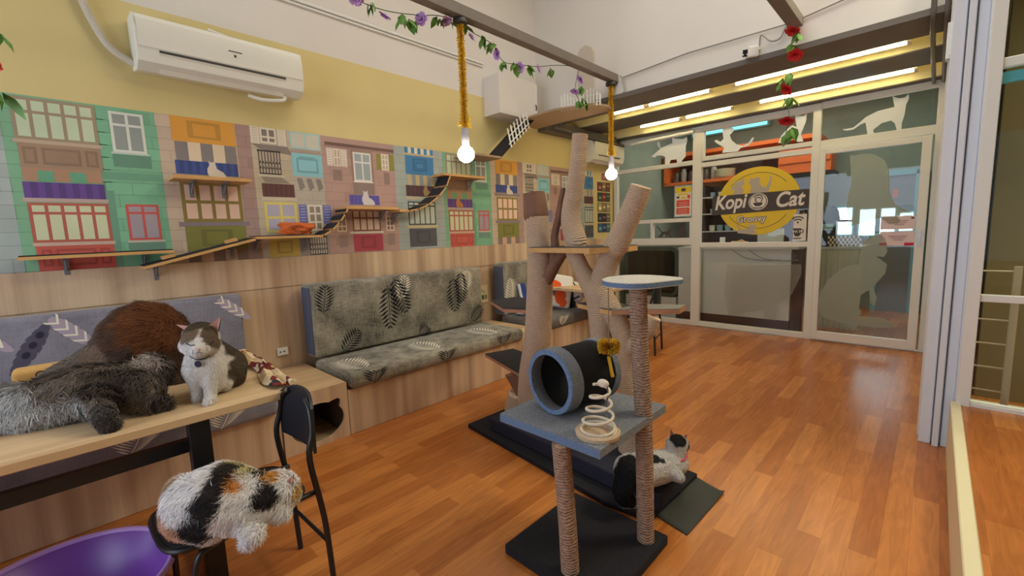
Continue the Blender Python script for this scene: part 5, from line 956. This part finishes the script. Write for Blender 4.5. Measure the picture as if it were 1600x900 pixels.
# ------------------------------------------------------------------ things on the far bench and table
t = thing('parrot_cushion', (0, 0, 0), 'white cushion with orange and teal parrot print leaning on the far bench', 'cushion')
me = cushion('c', -0.20, 0.20, -0.045, 0.045, -0.20, 0.20, None, r=0.04); me.materials.clear(); b = MB(); add_me(b, me)
b.m = 1
for (cx_, cz_, rx_, rz_, m, ly) in ((-0.04, 0.06, 0.09, 0.06, 1, 1), (0.01, 0.0, 0.07, 0.08, 2, 0), (0.06, -0.07, 0.07, 0.09, 1, 1), (0.10, -0.14, 0.05, 0.05, 1, 2), (-0.08, 0.0, 0.05, 0.05, 2, 1), (-0.10, 0.08, 0.02, 0.02, 3, 3)):
    b.m = m; b.prism([(cx_+rx_*math.cos(a)*(1+.12*math.sin(3*a)), cz_+rz_*math.sin(a)) for a in [2*PI*k/24 for k in range(24)]], (0, -0.0455-0.0006*ly, 0), (1, 0, 0), (0, 0, 1), 0.0006)
o = b.build('cover', [M('cushion_white', (226, 220, 210), 0.9), M('parrot_orange', (232, 92, 34), 0.9), M('parrot_teal', (60, 110, 120), 0.9), BLK], t, smooth=True)
t.rotation_euler = (math.radians(-14), math.radians(12), math.radians(48)); t.location = (-3.26, 4.12, 0.70)
bg = thing('white_bag', (-3.25, 4.6, 0.48), 'white handbag with black straps on the far bench beyond the parrot cushion', 'bag')
blob('bag_body', (-3.2, 4.40, 0.64), (0.15, 0.10, 0.15), M('bag_white', (220, 214, 204), 0.7), bg, amp=0.12, seed=9)
MB().tube(bez([(-3.28, 4.33, 0.72), (-3.2, 4.28, 0.86), (-3.08, 4.32, 0.72)], 6), 0.007, 8).build('strap', BLK, bg, smooth=True); MB().tube(bez([(-3.33, 4.29, 0.60), (-3.2, 4.26, 0.55), (-3.06, 4.33, 0.62)], 6), 0.008, 8).build('strap', BLK, bg, smooth=True)
b = MB(); b.col((38, 62, 140)).box((-3.42, 3.72, 0.72), (0.02, 0.10, 0.20), (0, -0.25, 0)); b.col((225, 225, 228)).box((-3.405, 3.66, 0.72), (0.02, 0.025, 0.20), (0, -0.25, 0)); tag(b.build('booklet'), 'blue and white booklet leaning on the back cushion of the far bench', 'book')
b = MB(); 
tag(blob('crumpled_cloth', (-3.25, 3.62, 0.525), (0.14, 0.10, 0.055), M('cloth_bw', (60, 58, 64), 0.9, col2=(206, 200, 194), nscale=14), amp=0.5, seed=6, sc=9), 'crumpled black and white cloth on the far bench behind the left plank', 'cloth')
# black bag behind left of glass
tag(blob('black_bag', (-2.75, 4.52, 0.80), (0.10, 0.08, 0.07), BLKP, amp=0.3, seed=12), 'small black pouch on the far oak table', 'bag')
# patterned cloth over the table end
cl = MB(); nx, ny = 26, 20
for i in range(nx+1):
    for j in range(ny+1):
        u, v = i/nx, j/ny; x = -2.86+0.84*u; wd_ = 0.16-0.09*u+0.03*math.sin(u*9); y = 0.735-wd_*(1-v)-0.05*u; fold = 0.010*math.sin(u*17+v*6)+0.008*math.sin(v*13-u*9)
        z = 0.766+abs(fold)+0.02*math.exp(-((v-0.3)/0.15)**2)*(0.4+math.sin(u*6)**2)
        z += 0.016*math.sin(PI*min(1, v*1.05))*(1.0+0.5*math.sin(u*14))*(1.15-u) + (0.01 if v > .6 else 0)
        if y > 0.668: z -= (y-0.668)*0.35
        cl.v.append((x, y, z))
for i in range(nx):
    for j in range(ny): a = i*(ny+1)+j; cl.face((a, a+ny+1, a+ny+2, a+1))
mcl = M('patterned_cloth', (222, 200, 164), 0.9)
nt = mcl.node_tree; vo = nt.nodes.new('ShaderNodeTexVoronoi'); vo.inputs['Scale'].default_value = 20; rr_ = nt.nodes.new('ShaderNodeValToRGB'); rr_.color_ramp.interpolation = 'CONSTANT'
el = rr_.color_ramp.elements; el[0].color = lin((222, 200, 164))+(1,); el[1].position = 0.42; el[1].color = lin((120, 40, 34))+(1,)
for ps, cc in ((0.6, (206, 170, 110)), (0.68, (40, 44, 54)), (0.80, (222, 204, 172))): e = el.new(ps); e.color = lin(cc)+(1,)
tcn = nt.nodes.new('ShaderNodeTexCoord'); nt.links.new(tcn.outputs['Object'], vo.inputs['Vector']); sepc = nt.nodes.new('ShaderNodeSeparateXYZ'); nt.links.new(vo.outputs['Color'], sepc.inputs[0]); nt.links.new(sepc.outputs[0], rr_.inputs[0]); nt.links.new(rr_.outputs[0], nt.nodes['Principled BSDF'].inputs['Base Color'])
o = cl.build('patterned_cloth', mcl, smooth=True); md = o.modifiers.new('t', 'SOLIDIFY'); md.thickness = 0.004; tag(o, 'cream, dark red and navy patterned cloth draped over the table end', 'cloth')
# yellow printed cushion behind the cats
t = thing('yellow_cushion', (-3.2, 0.0, 0.46), 'tan yellow cushion with dark looped lettering behind the lying cats', 'cushion')
b = MB(); add_me(b, cushion('c', -3.24, -3.12, -0.21, 0.20, 0.462, 0.828, None, r=0.025)); o = b.build('cover', M('tan_cover', (226, 178, 104), 0.85), t, smooth=True)
text_mesh('C', 0.055, M('brown_print', (70, 50, 36), 0.8), 'lettering', frame((-3.1185, -0.115, 0.792), (0, 1, 0), (0, 0, 1)), t); text_mesh('ooo', 0.055, M('brown_print'), 'lettering', frame((-3.1185, 0.045, 0.795), (0, 1, 0), (0, 0, 1)), t)
# ------------------------------------------------------------------ cats
from mathutils.bvhtree import BVHTree
def cat_body(name, caps, voxel=0.006, smooth=8):
    bm = bmesh.new()
    for cp in caps:
        (x0, y0, z0, r0), (x1, y1, z1, r1) = cp; L = math.dist((x0, y0, z0), (x1, y1, z1)); n = max(2, int(L/(0.22*min(r0, r1)))+2)
        for i in range(n):
            f = i/(n-1); bmesh.ops.create_icosphere(bm, subdivisions=2, radius=r0+(r1-r0)*f, matrix=Matrix.Translation((x0+(x1-x0)*f, y0+(y1-y0)*f, z0+(z1-z0)*f)))
    me = bpy.data.meshes.new('tmp'); bm.to_mesh(me); bm.free(); o = bpy.data.objects.new('tmp', me); C.objects.link(o)
    md = o.modifiers.new('r', 'REMESH'); md.mode = 'VOXEL'; md.voxel_size = voxel
    md = o.modifiers.new('s', 'SMOOTH'); md.factor = 0.6; md.iterations = smooth
    dg = bpy.context.evaluated_depsgraph_get(); m2 = bpy.data.meshes.new_from_object(o.evaluated_get(dg)); bpy.data.objects.remove(o); m2.name = name
    return m2
def noise3(P, s): 
    from mathutils import noise
    return np.array([noise.noise(Vector(p)*s) for p in P])
def cat_colors(P, base, pats, stripes=0.0, fz=0.25):
    n1 = noise3(P, 28); n2 = noise3(P, 9); col = np.tile(np.array(lin(base)), (len(P), 1))
    for (x, y, z, r, c) in reversed(pats):
        d = np.linalg.norm(P-np.array([x, y, z]), axis=1)*(1+fz*n1); w = np.clip((r-d)/(r*0.12)+0.5, 0, 1)[:, None]; col = col*(1-w)+np.array(lin(c))*w
    k = 1+0.12*n2
    if stripes: st = np.sin(P[:, 0]*150+P[:, 1]*120+8*n2); k *= 1-stripes*np.clip(st, 0, 1)
    return np.clip(col*k[:, None], 0, 1)
def set_col(me, cols):
    ca = me.color_attributes.new('Col', 'FLOAT_COLOR', 'POINT'); a = np.ones((len(cols), 4), dtype=np.float32); a[:, :3] = cols; ca.data.foreach_set('color', a.ravel())
def fur(name, me, par, count, length, base, pats, comb=(0, 0, -1), stripes=0.0, width=0.0016, seed=1, lift=0.45, lf=None):
    g = np.random.default_rng(seed); me.calc_loop_triangles(); nt_ = len(me.loop_triangles)
    tri = np.zeros(nt_*3, dtype=np.int32); me.loop_triangles.foreach_get('vertices', tri); tri = tri.reshape(-1, 3)
    V = np.zeros(len(me.vertices)*3, dtype=np.float64); me.vertices.foreach_get('co', V); V = V.reshape(-1, 3)
    a, b, c = V[tri[:, 0]], V[tri[:, 1]], V[tri[:, 2]]; nr = np.cross(b-a, c-a); ar = np.linalg.norm(nr, axis=1); nr /= (ar[:, None]+1e-12)
    idx = g.choice(nt_, count, p=ar/ar.sum()); u, v = g.random(count), g.random(count); m = u+v > 1; u[m], v[m] = 1-u[m], 1-v[m]
    P = a[idx]+(b-a)[idx]*u[:, None]+(c-a)[idx]*v[:, None]; N = nr[idx]
    cm = np.array([comb(p) for p in P]) if callable(comb) else np.tile(np.array(comb, dtype=float), (count, 1))
    cm = cm+g.normal(0, 0.35, (count, 3)); nz = noise3(P, 14)[:, None]; cm += 0.6*nz*np.array([0.6, 0.6, 0.1])
    T = cm-N*(cm*N).sum(1)[:, None]; T /= (np.linalg.norm(T, axis=1)[:, None]+1e-9)
    L = length*(0.6+0.6*g.random(count)); 
    if lf is not None: L = L*lf(P)
    L = L[:, None]
    S_ = np.cross(T, N); S_ += g.normal(0, .3, (count, 3)); S_ /= np.linalg.norm(S_, axis=1)[:, None]; w = width*(0.7+0.6*g.random(count))[:, None]
    p1 = P+(N*lift*1.2+T*0.5)*L*0.5; p2 = P+(N*lift*0.75+T*0.95)*L
    P0 = P-N*0.002
    verts = np.stack([P0-S_*w, P0+S_*w, p1-S_*w*0.8, p1+S_*w*0.8, p2], axis=1).reshape(-1, 3)
    base_i = (np.arange(count)*5)[:, None]; q = base_i+np.array([[0, 1, 3, 2]]); t3 = base_i+np.array([[2, 3, 4]])
    mm = bpy.data.meshes.new(name); mm.vertices.add(len(verts)); mm.vertices.foreach_set('co', verts.ravel())
    loops = np.concatenate([q, t3], axis=1).ravel(); mm.loops.add(len(loops)); mm.loops.foreach_set('vertex_index', loops.astype(np.int32))
    mm.polygons.add(count*2); ls = np.stack([np.arange(count)*7, np.arange(count)*7+4], axis=1).ravel(); lt = np.tile([4, 3], count)
    mm.polygons.foreach_set('loop_start', ls.astype(np.int32)); mm.polygons.foreach_set('loop_total', lt.astype(np.int32)); mm.update(calc_edges=True)
    cols = cat_colors(P, base, pats, stripes)*(0.82+0.36*g.random(count))[:, None]; cc = np.repeat(np.clip(cols, 0, 1), 5, axis=0); set_col(mm, cc)
    mm.materials.append(FURM); o = bpy.data.objects.new(name, mm); C.objects.link(o); o.parent = par; o.matrix_parent_inverse = par.matrix_world.inverted(); o['kind'] = 'stuff'; return o
def make_cat(caps, base, pats, lab, count, length, comb, stripes=0.0, seed=1, smooth=8, width=0.0016, lift=0.45, lf=None, ears=(), earcol=(200, 150, 140)):
    me = cat_body('cat', caps, smooth=smooth); V = np.zeros(len(me.vertices)*3); me.vertices.foreach_get('co', V); set_col(me, cat_colors(V.reshape(-1, 3), base, pats, stripes))
    me.materials.clear(); me.materials.append(FURM); me.polygons.foreach_set('use_smooth', [True]*len(me.polygons))
    o = bpy.data.objects.new('cat', me); C.objects.link(o); tag(o, lab, 'cat'); o.color = (1, 1, 1, 1)
    fur('fur', me, o, count, length, base, pats, comb, stripes, width, seed, lift, lf)
    for (A_, B_, T_, fc, th) in ears:   # a cupped ear between base points A and B with tip T, facing fc
        A_, B_, T_, fc = Vector(A_), Vector(B_), Vector(T_), Vector(fc).normalized(); b = MB(); n = 8
        for lay, (off, sc) in enumerate(((0, 1), (-0.006, 0.98))):
            for i in range(n+1):
                v = i/n; l = A_.lerp(T_, v); r_ = B_.lerp(T_, v)
                for j in range(5): u = j/4; p = l.lerp(r_, u)-fc*(0.35*(l-r_).length*(1-(2*u-1)**2))+(T_-(A_+B_)/2).cross(fc).normalized()*0; b.v.append(tuple(p+fc*off))
        for i in range(n):
            for j in range(4): a0 = i*5+j; b.m = 0; b.face((a0, a0+1, a0+6, a0+5)); q0 = (n+1)*5+a0; b.m = 1; b.face((q0, q0+5, q0+6, q0+1))
        e = b.build('ear', [M('ear_inner_%d' % seed, earcol, 0.8), M('ear_outer_%d' % seed, th, 0.85)], o, smooth=True)
    return o
tv = Vector((0.69, -0.71, 0))   # towards the camera
cat1 = make_cat(CAT1, (222, 216, 212), PAT1, 'white and grey-brown tabby cat sitting upright on the oak table', 30000, 0.011, (0, 0, -1), 0.0, 1, 6, 0.0011, 0.3,
    ears=(((-2.172, .342, 1.045), (-2.142, .372, 1.066), (-2.232, .312, 1.076), tuple(tv), (120, 96, 82)), ((-2.122, .398, 1.068), (-2.092, .424, 1.032), (-2.112, .446, 1.10), tuple(tv), (84, 66, 56))))
b = MB()
for px_, py_, s in ((-2.106, 0.332, -1), (-2.072, 0.362, 1)): pass
NOSE = M('cat_nose', (196, 140, 130), 0.5); DKF = M('eye_line', (40, 30, 28), 0.6)
def P3(px, py, d):
    v = Vector(((px-800)/FPX*d, -(py-450)/FPX*d, -d)); return cam.matrix_world @ v
def onsurf(me, px, py, lift=0.002, obj=None):
    """where the line of sight through a photo point meets this cat's own surface (used for eyes, nose, mouth of the cat facing us)"""
    bv = BVHTree.FromPolygons([v.co for v in me.vertices], [tuple(p.vertices) for p in me.polygons]); o = Vector((0, 0, 1.4)); d = (P3(px, py, 1)-o).normalized(); h = bv.ray_cast(o, d); return (h[0] if h[0] else P3(px, py, 1.75))-d*lift
for side, pts in (('eye', ((291, 536), (297, 539.5), (304, 539))), ('eye', ((321, 538), (328, 538), (335, 533)))):
    MB().tube(bez([onsurf(cat1.data, *p, 0.003) for p in pts], 4), 0.0022, 6).build('eyelid', DKF, cat1, smooth=True)
b = MB(); b.sphere(onsurf(cat1.data, 311, 546, 0.002), 0.006, 8, (1.2, 1, .8)); b.build('nose', NOSE, cat1, smooth=True)
MB().tube(bez([onsurf(cat1.data, 307, 552, 0.002), onsurf(cat1.data, 311, 550, 0.003), onsurf(cat1.data, 315, 551.5, 0.002)], 4), 0.0009, 6).build('mouth', DKF, cat1, smooth=True)
MB().tube(bez([onsurf(cat1.data, 297, 556, 0.004), onsurf(cat1.data, 303, 560, 0.005), onsurf(cat1.data, 311, 562, 0.005), onsurf(cat1.data, 320, 560, 0.005), onsurf(cat1.data, 328, 555, 0.004)], 4), 0.0024, 8).build('collar', BLK, cat1, smooth=True)
tp = onsurf(cat1.data, 309, 569, 0.010); MB().lathe([(0, 0.002), (0.012, 0.002), (0.0135, 0), (0.012, -0.002), (0, -0.002)], tp, n=24, M4=tv.to_track_quat('Z', 'Y').to_matrix()).build('name_tag', M('tag_dark', (50, 44, 60), 0.3, 0.6), cat1, smooth=True)
cat3 = make_cat(CAT3, (88, 66, 54), PAT3, 'large long-haired brown cat curled with its back to us at the rear of the table', 60000, 0.045, lambda p: (-0.5, -0.9, -0.35), 0.0, 3, 8, 0.0018, 0.42)
cat2 = make_cat(CAT2, (128, 114, 104), PAT2, 'long-haired grey tabby cat lying on its side along the table edge', 60000, 0.044, lambda p: (0.35, -0.45, -0.5), 0.5, 2, 8, 0.0018, 0.5, lf=lambda P: np.where((P[:, 0] > -2.12), 0.4, 1.0), ears=(((-2.262, .262, .89), (-2.275, .235, .87), (-2.23, .285, .855), tuple(tv), (96, 82, 74)),), earcol=(190, 165, 155))
MB().sphere((-2.262, 0.226, 0.935), 0.006, 8).build('nose', NOSE, cat2, smooth=True)
cat4 = make_cat(CALICO, (228, 224, 224), PATC, 'fluffy calico cat curled on the seat of the black folding chair', 42000, 0.030, lambda p: (-0.3, -0.5, -0.6), 0.0, 4, 8, 0.0015, 0.42,
    ears=(((-1.556, .440, .566), (-1.53, .466, .553), (-1.530, .478, .608), tuple(tv), (44, 36, 34)), ((-1.645, .405, .575), (-1.62, .432, .585), (-1.652, .425, .612), (-.3, -.5, .2), (70, 56, 46))), earcol=(214, 160, 140))
cat5 = make_cat(TUX, (216, 210, 208), PATT, 'black and white cat lying on the end of the low black plinth', 26000, 0.013, (0.1, -0.6, -0.4), 0.0, 5, 6, 0.0013, 0.3,
    ears=(((-0.905, 2.045, .338), (-.886, 2.070, .348), (-.903, 2.05, .392), (.5, -.8, 0), (36, 32, 32)), ((-.868, 2.10, .333), (-.852, 2.125, .318), (-.850, 2.13, .348), (.5, -.8, 0), (36, 32, 32))))
MB().tube([Vector((-0.884, 2.058, 0.262))+Matrix.Rotation(0.25, 3, 'X') @ Vector((0.056*math.cos(a), 0.056*math.sin(a), 0)) for a in [2*PI*k/28 for k in range(28)]], 0.006, 8, closed=True).build('collar', M('collar_pink', (196, 70, 90), 0.6), cat5, smooth=True)
# ------------------------------------------------------------------ the kitchen behind the glass
ORG = M('orange_laminate', (222, 106, 42), 0.45); BRN = M('dark_brown', (78, 52, 44), 0.6); KW = M('cabinet_white', (206, 206, 198), 0.5)
struct(MB().bb(WX, WX+0.02, 6.3, 9.0, 0, 3.4).build('wall_kitchen_left', GREY)); struct(MB().bb(0.28, 0.3, 6.3, 9.0, 0, 3.4).build('wall_kitchen_right', GREY))
t = thing('shelf_cabinet', (-2.5, 8.0, 2.2), 'long open orange wall shelf behind the glass', 'cabinet')
b = MB(); b.bb(-3.64, -1.30, 7.85, 8.95, 2.64, 2.70); b.bb(-3.64, -3.58, 7.85, 8.95, 2.18, 2.66); b.bb(-3.64, -1.82, 7.85, 8.95, 2.15, 2.20); b.build('frame', ORG, t); MB().bb(-3.6, -1.3, 8.4, 8.43, 2.2, 2.66).build('back', BRN, t)
t = thing('wall_cabinet', (-1.47, 7.9, 2.15), 'closed orange wall cabinet at the right end of the open shelf', 'cabinet'); MB().bb(-1.81, -1.14, 7.86, 8.3, 2.15, 2.50).build('carcass', ORG, t, bevel=0.004); MB().bb(-1.80, -1.15, 7.845, 7.858, 2.30, 2.49).build('door', ORG, t, bevel=0.003); MB().bb(-1.81, -1.1, 7.9, 8.3, 2.09, 2.15).build('foot_rail', BLK, t)
for k in range(5): tag(MB().lathe([(0, 0), (0.12, 0), (0.165, 0.028), (0.16, 0.030), (0.11, 0.008), (0, 0.008)], (-2.63, 8.0, 2.20+0.03*k), n=28, cap=False).build('bowl', M('china_cream', (232, 226, 200), 0.4), smooth=True), 'cream bowl in the stack on the orange shelf, %s' % ['at the bottom', 'second from the bottom', 'in the middle', 'second from the top', 'on top'][k], 'bowl', 'bowls stacked on the orange shelf')
GL = M('jar_grey', (150, 148, 140), 0.2)
for k in range(6): 
    x = -3.46+0.13*k; tag(MB().lathe([(0, 0), (0.045, 0), (0.05, 0.01), (0.05, 0.13+0.05*(k % 2)), (0.035, 0.16+.05*(k % 2)), (0.035, 0.19+.05*(k % 2)), (0, 0.19+.05*(k % 2))], (x, 8.0, 2.20), n=18).build('jar', GL if k % 2 else M('jar_dark', (72, 64, 60), 0.3), smooth=True), ['dark', 'tall grey'][k % 2]+' jar at the left of the orange shelf, '+['first', 'second', 'third', 'fourth', 'fifth', 'sixth'][k]+' from its end panel', 'jar', 'jars on the orange shelf')
t = thing('crockery_shelf', (-2.6, 8.0, 1.1), 'dark brown crockery shelving below the orange shelf', 'shelf'); b = MB(); b.bb(-2.96, -1.3, 8.3, 8.34, 1.0, 2.1); b.bb(-2.96, -2.92, 7.9, 8.3, 1.0, 2.1); b.build('back', BRN, t)
for z in (1.30, 1.60, 1.88): MB().bb(-2.96, -1.9, 7.88, 8.3, z, z+0.02).build('board', KW, t)
for i, z in enumerate((1.32, 1.62, 1.90)):
    for k in range(5):
        if i == 1 and k > 2: continue
        x = -2.82+0.13*k; s = 0.8 if i else 1.0
        tag(MB().lathe([(0, 0), (0.035*s, 0), (0.05*s, 0.03), (0.052*s, 0.10*s), (0.047*s, 0.10*s), (0.044*s, 0.035), (0, 0.02)], (x, 8.0, z), n=18, cap=False).build('cup', M('cup_blue', (150, 178, 190), 0.4) if (i+k) % 3 else M('china_cream'), smooth=True), 'small %s cup on the %s crockery board, %s from the left' % ('pale blue' if (i+k) % 3 else 'cream', ['lowest', 'middle', 'upper'][i], ['first', 'second', 'third', 'fourth', 'fifth'][k]), 'cup', 'cups on the crockery shelf')
t = thing('service_counter', (-1.9, 6.6, 0), 'long white-backed service counter just behind the lower glass panes', 'counter')
MB().bb(-2.71, -1.28, 6.36, 6.40, 0.17, 1.08).build('back_panel', KW, t); MB().bb(-2.71, -1.28, 6.37, 6.9, 0.0, 0.17).build('plinth', BRN, t); MB().bb(-2.71, -1.20, 6.34, 6.9, 1.08, 1.11).build('worktop', KW, t); MB().bb(-1.27, -1.16, 6.38, 6.5, 0, 1.08).build('end_post', BRN, t)
for x in (-1.9, -1.7): MB().tube(bez([(x-.1, 6.345, 1.1), (x+.1, 6.345, 0.97), (x+.35, 6.345, 0.94), (x+.5, 6.345, 0.95)], 6), 0.005, 6).build('loose_cable', M('cable_grey'), t, smooth=True)
t = thing('dark_display', (-3.15, 6.5, 0.4), 'dark glass-fronted display unit with rounded top behind the low left pane', 'display unit')
def rrect(x0, x1, z0, z1, r): 
    o = []
    for cx_, cz_, a0 in ((x1-r, z1-r, 0), (x0+r, z1-r, PI/2), (x0+r, z0+r, PI), (x1-r, z0+r, 1.5*PI)):
        for k in range(7): a = a0+PI/2*k/6; o.append((cx_+r*math.cos(a), cz_+r*math.sin(a)))
    return o
MB().prism(rrect(-3.62, -2.74, 0.36, 1.12, 0.10), (0, 6.75, 0), (1, 0, 0), (0, 0, 1), 0.36).build('casing', M('display_green', (74, 84, 70), 0.4), t, bevel=0.006); MB().prism(rrect(-3.55, -2.78, 0.42, 1.06, 0.07), (0, 6.39, 0), (1, 0, 0), (0, 0, 1), 0.012).build('front_glass', M('display_glass', (30, 34, 28), 0.08), t)
MB().bb(-3.6, -2.76, 6.4, 6.7, 0.0, 0.355).build('stand', KW, t); MB().bb(-3.5, -2.8, 6.374, 6.378, 0.47, 0.49).build('rail', BRN, t)
MB().bb(-3.64, -2.72, 6.8, 6.84, 0.0, 1.12).build('rear_board', KW, t)
t = thing('curtained_table', (-0.92, 7.2, 0), 'table with pale curtain skirt and chequered cloth seen through the glass door', 'table')
b = MB(); N = 60
for i in range(N+1):
    x = -1.16+0.52*i/N
    for z in (0.02, 0.55, 1.05): b.v.append((x, 6.98+0.014*math.sin(i*0.9)*(1.2-z), z))
for i in range(N):
    for k in range(2): a = i*3+k; b.face((a, a+3, a+4, a+1))
b.build('curtain_skirt', M('curtain_cream', (208, 206, 180), 0.9), t, smooth=True); MB().bb(-1.18, -0.62, 6.96, 7.6, 1.055, 1.085).build('table_top', KW, t)
b = MB()
for i in range(16):
    for k in range(4): b.col((230, 224, 206) if (i+k) % 2 else (66, 58, 52)); b.bb(-1.0+0.0215*i, -1.0+0.0215*(i+1), 6.95, 6.955, 1.09+0.033*k, 1.09+0.033*(k+1))
b.build('chequered_cloth', PAINT, t)
t = thing('coffee_machine', (-1.0, 7.1, 1.1), 'black round-topped machine standing on the curtained table', 'machine')
MB().bb(-1.10, -0.93, 7.0, 7.2, 1.085, 1.42).build('body', BLKP, t, bevel=0.02); MB().lathe([(0.115, 0), (0.118, 0.02), (0.10, 0.13), (0.06, 0.19), (0, 0.20)], (-1.02, 7.1, 1.42), n=28).build('hopper', BLKP, t, smooth=True); MB().prism([(a*0.13, c*0.06) for a, c in circ(0, 0, 1, 24)], (-0.97, 7.05, 1.43), (1, 0, 0), (0, 1, 0), 0.01).build('brim', BLK, t)
MB().bb(-1.07, -0.96, 6.99, 6.998, 1.30, 1.38).build('panel', M('window_reflection_blue', (150, 190, 200), 0.3), t)  # pale blue plate painting the window's reflection on the machine
WG = M('daylight_window', (215, 240, 250), 0.5, emit=5); BG = M('blue_daylight', (120, 205, 225), 0.5, emit=1.6)
for i, (x0, x1, z0, z1) in enumerate(((-1.32, -0.98, 1.20, 1.40), (-1.32, -0.98, 1.43, 1.62), (-0.88, -0.46, 1.18, 1.58), (-0.40, -0.16, 1.24, 1.50), (-1.75, -1.40, 1.22, 1.62))):
    f = MB(); f.bb(x0-0.03, x1+0.03, 8.93, 9.0, z0-0.03, z1+0.03); o = struct(f.build('window_%d' % (5+i), M('teal_frame', (130, 175, 175), 0.5))); MB().bb(x0, x1, 8.92, 8.932, z0, z1).build('pane', WG, o)
o = struct(MB().bb(-3.6, -2.2, 8.93, 9.0, 3.12, 3.36).build('window_10', M('teal_frame'))); MB().bb(-3.55, -2.95, 8.92, 8.932, 3.15, 3.33).build('pane', BG, o); MB().bb(-2.90, -2.25, 8.92, 8.932, 3.15, 3.33).build('pane', BG, o)
b = MB(); b.bb(-0.68, -0.62, 8.80, 8.98, 0, 2.12); b.bb(-0.25, -0.13, 8.80, 8.98, 0, 2.12); b.bb(-0.68, -0.13, 8.80, 8.98, 2.06, 2.14); o = struct(b.build('door_2', M('blue_door_frame', (120, 178, 190), 0.4))); MB().bb(-0.62, -0.25, 8.84, 8.86, 1.62, 2.06).build('pane', M('door_grey', (120, 124, 122), 0.4), o); MB().bb(-0.62, -0.25, 8.84, 8.86, 0, 1.16).build('panel', M('door_grey'), o)
MB().bb(-0.50, -0.44, 8.835, 8.84, 1.74, 1.86).build('sticker', ORG, o)
tag(MB().bb(-2.22, -2.16, 6.6, 6.66, 1.11, 1.24).build('paper_cup', FRAME, bevel=0.008), 'small white paper cup on the service counter, left of the round sign', 'cup')
b = MB(); b.bb(-1.72, -1.42, 6.55, 6.6, 1.11, 1.34); tag(b.build('white_box', KW, bevel=0.004), 'pale box on the service counter below the round sign', 'box')
tag(MB().bb(-1.36, -1.24, 6.7, 6.8, 1.11, 1.55).build('dark_bottle_box', M('dark_maroon', (90, 50, 48), 0.5), bevel=0.01), 'dark maroon carton on the service counter beside the wifi placard', 'carton')
tag(blob('snack_basket', (-1.95, 6.6, 1.14), (0.10, 0.06, 0.05), M('snack_mix', (190, 120, 70), 0.8, col2=(220, 200, 160), nscale=60), amp=0.5, seed=21), 'low pile of wrapped snacks on the service counter', 'snacks')
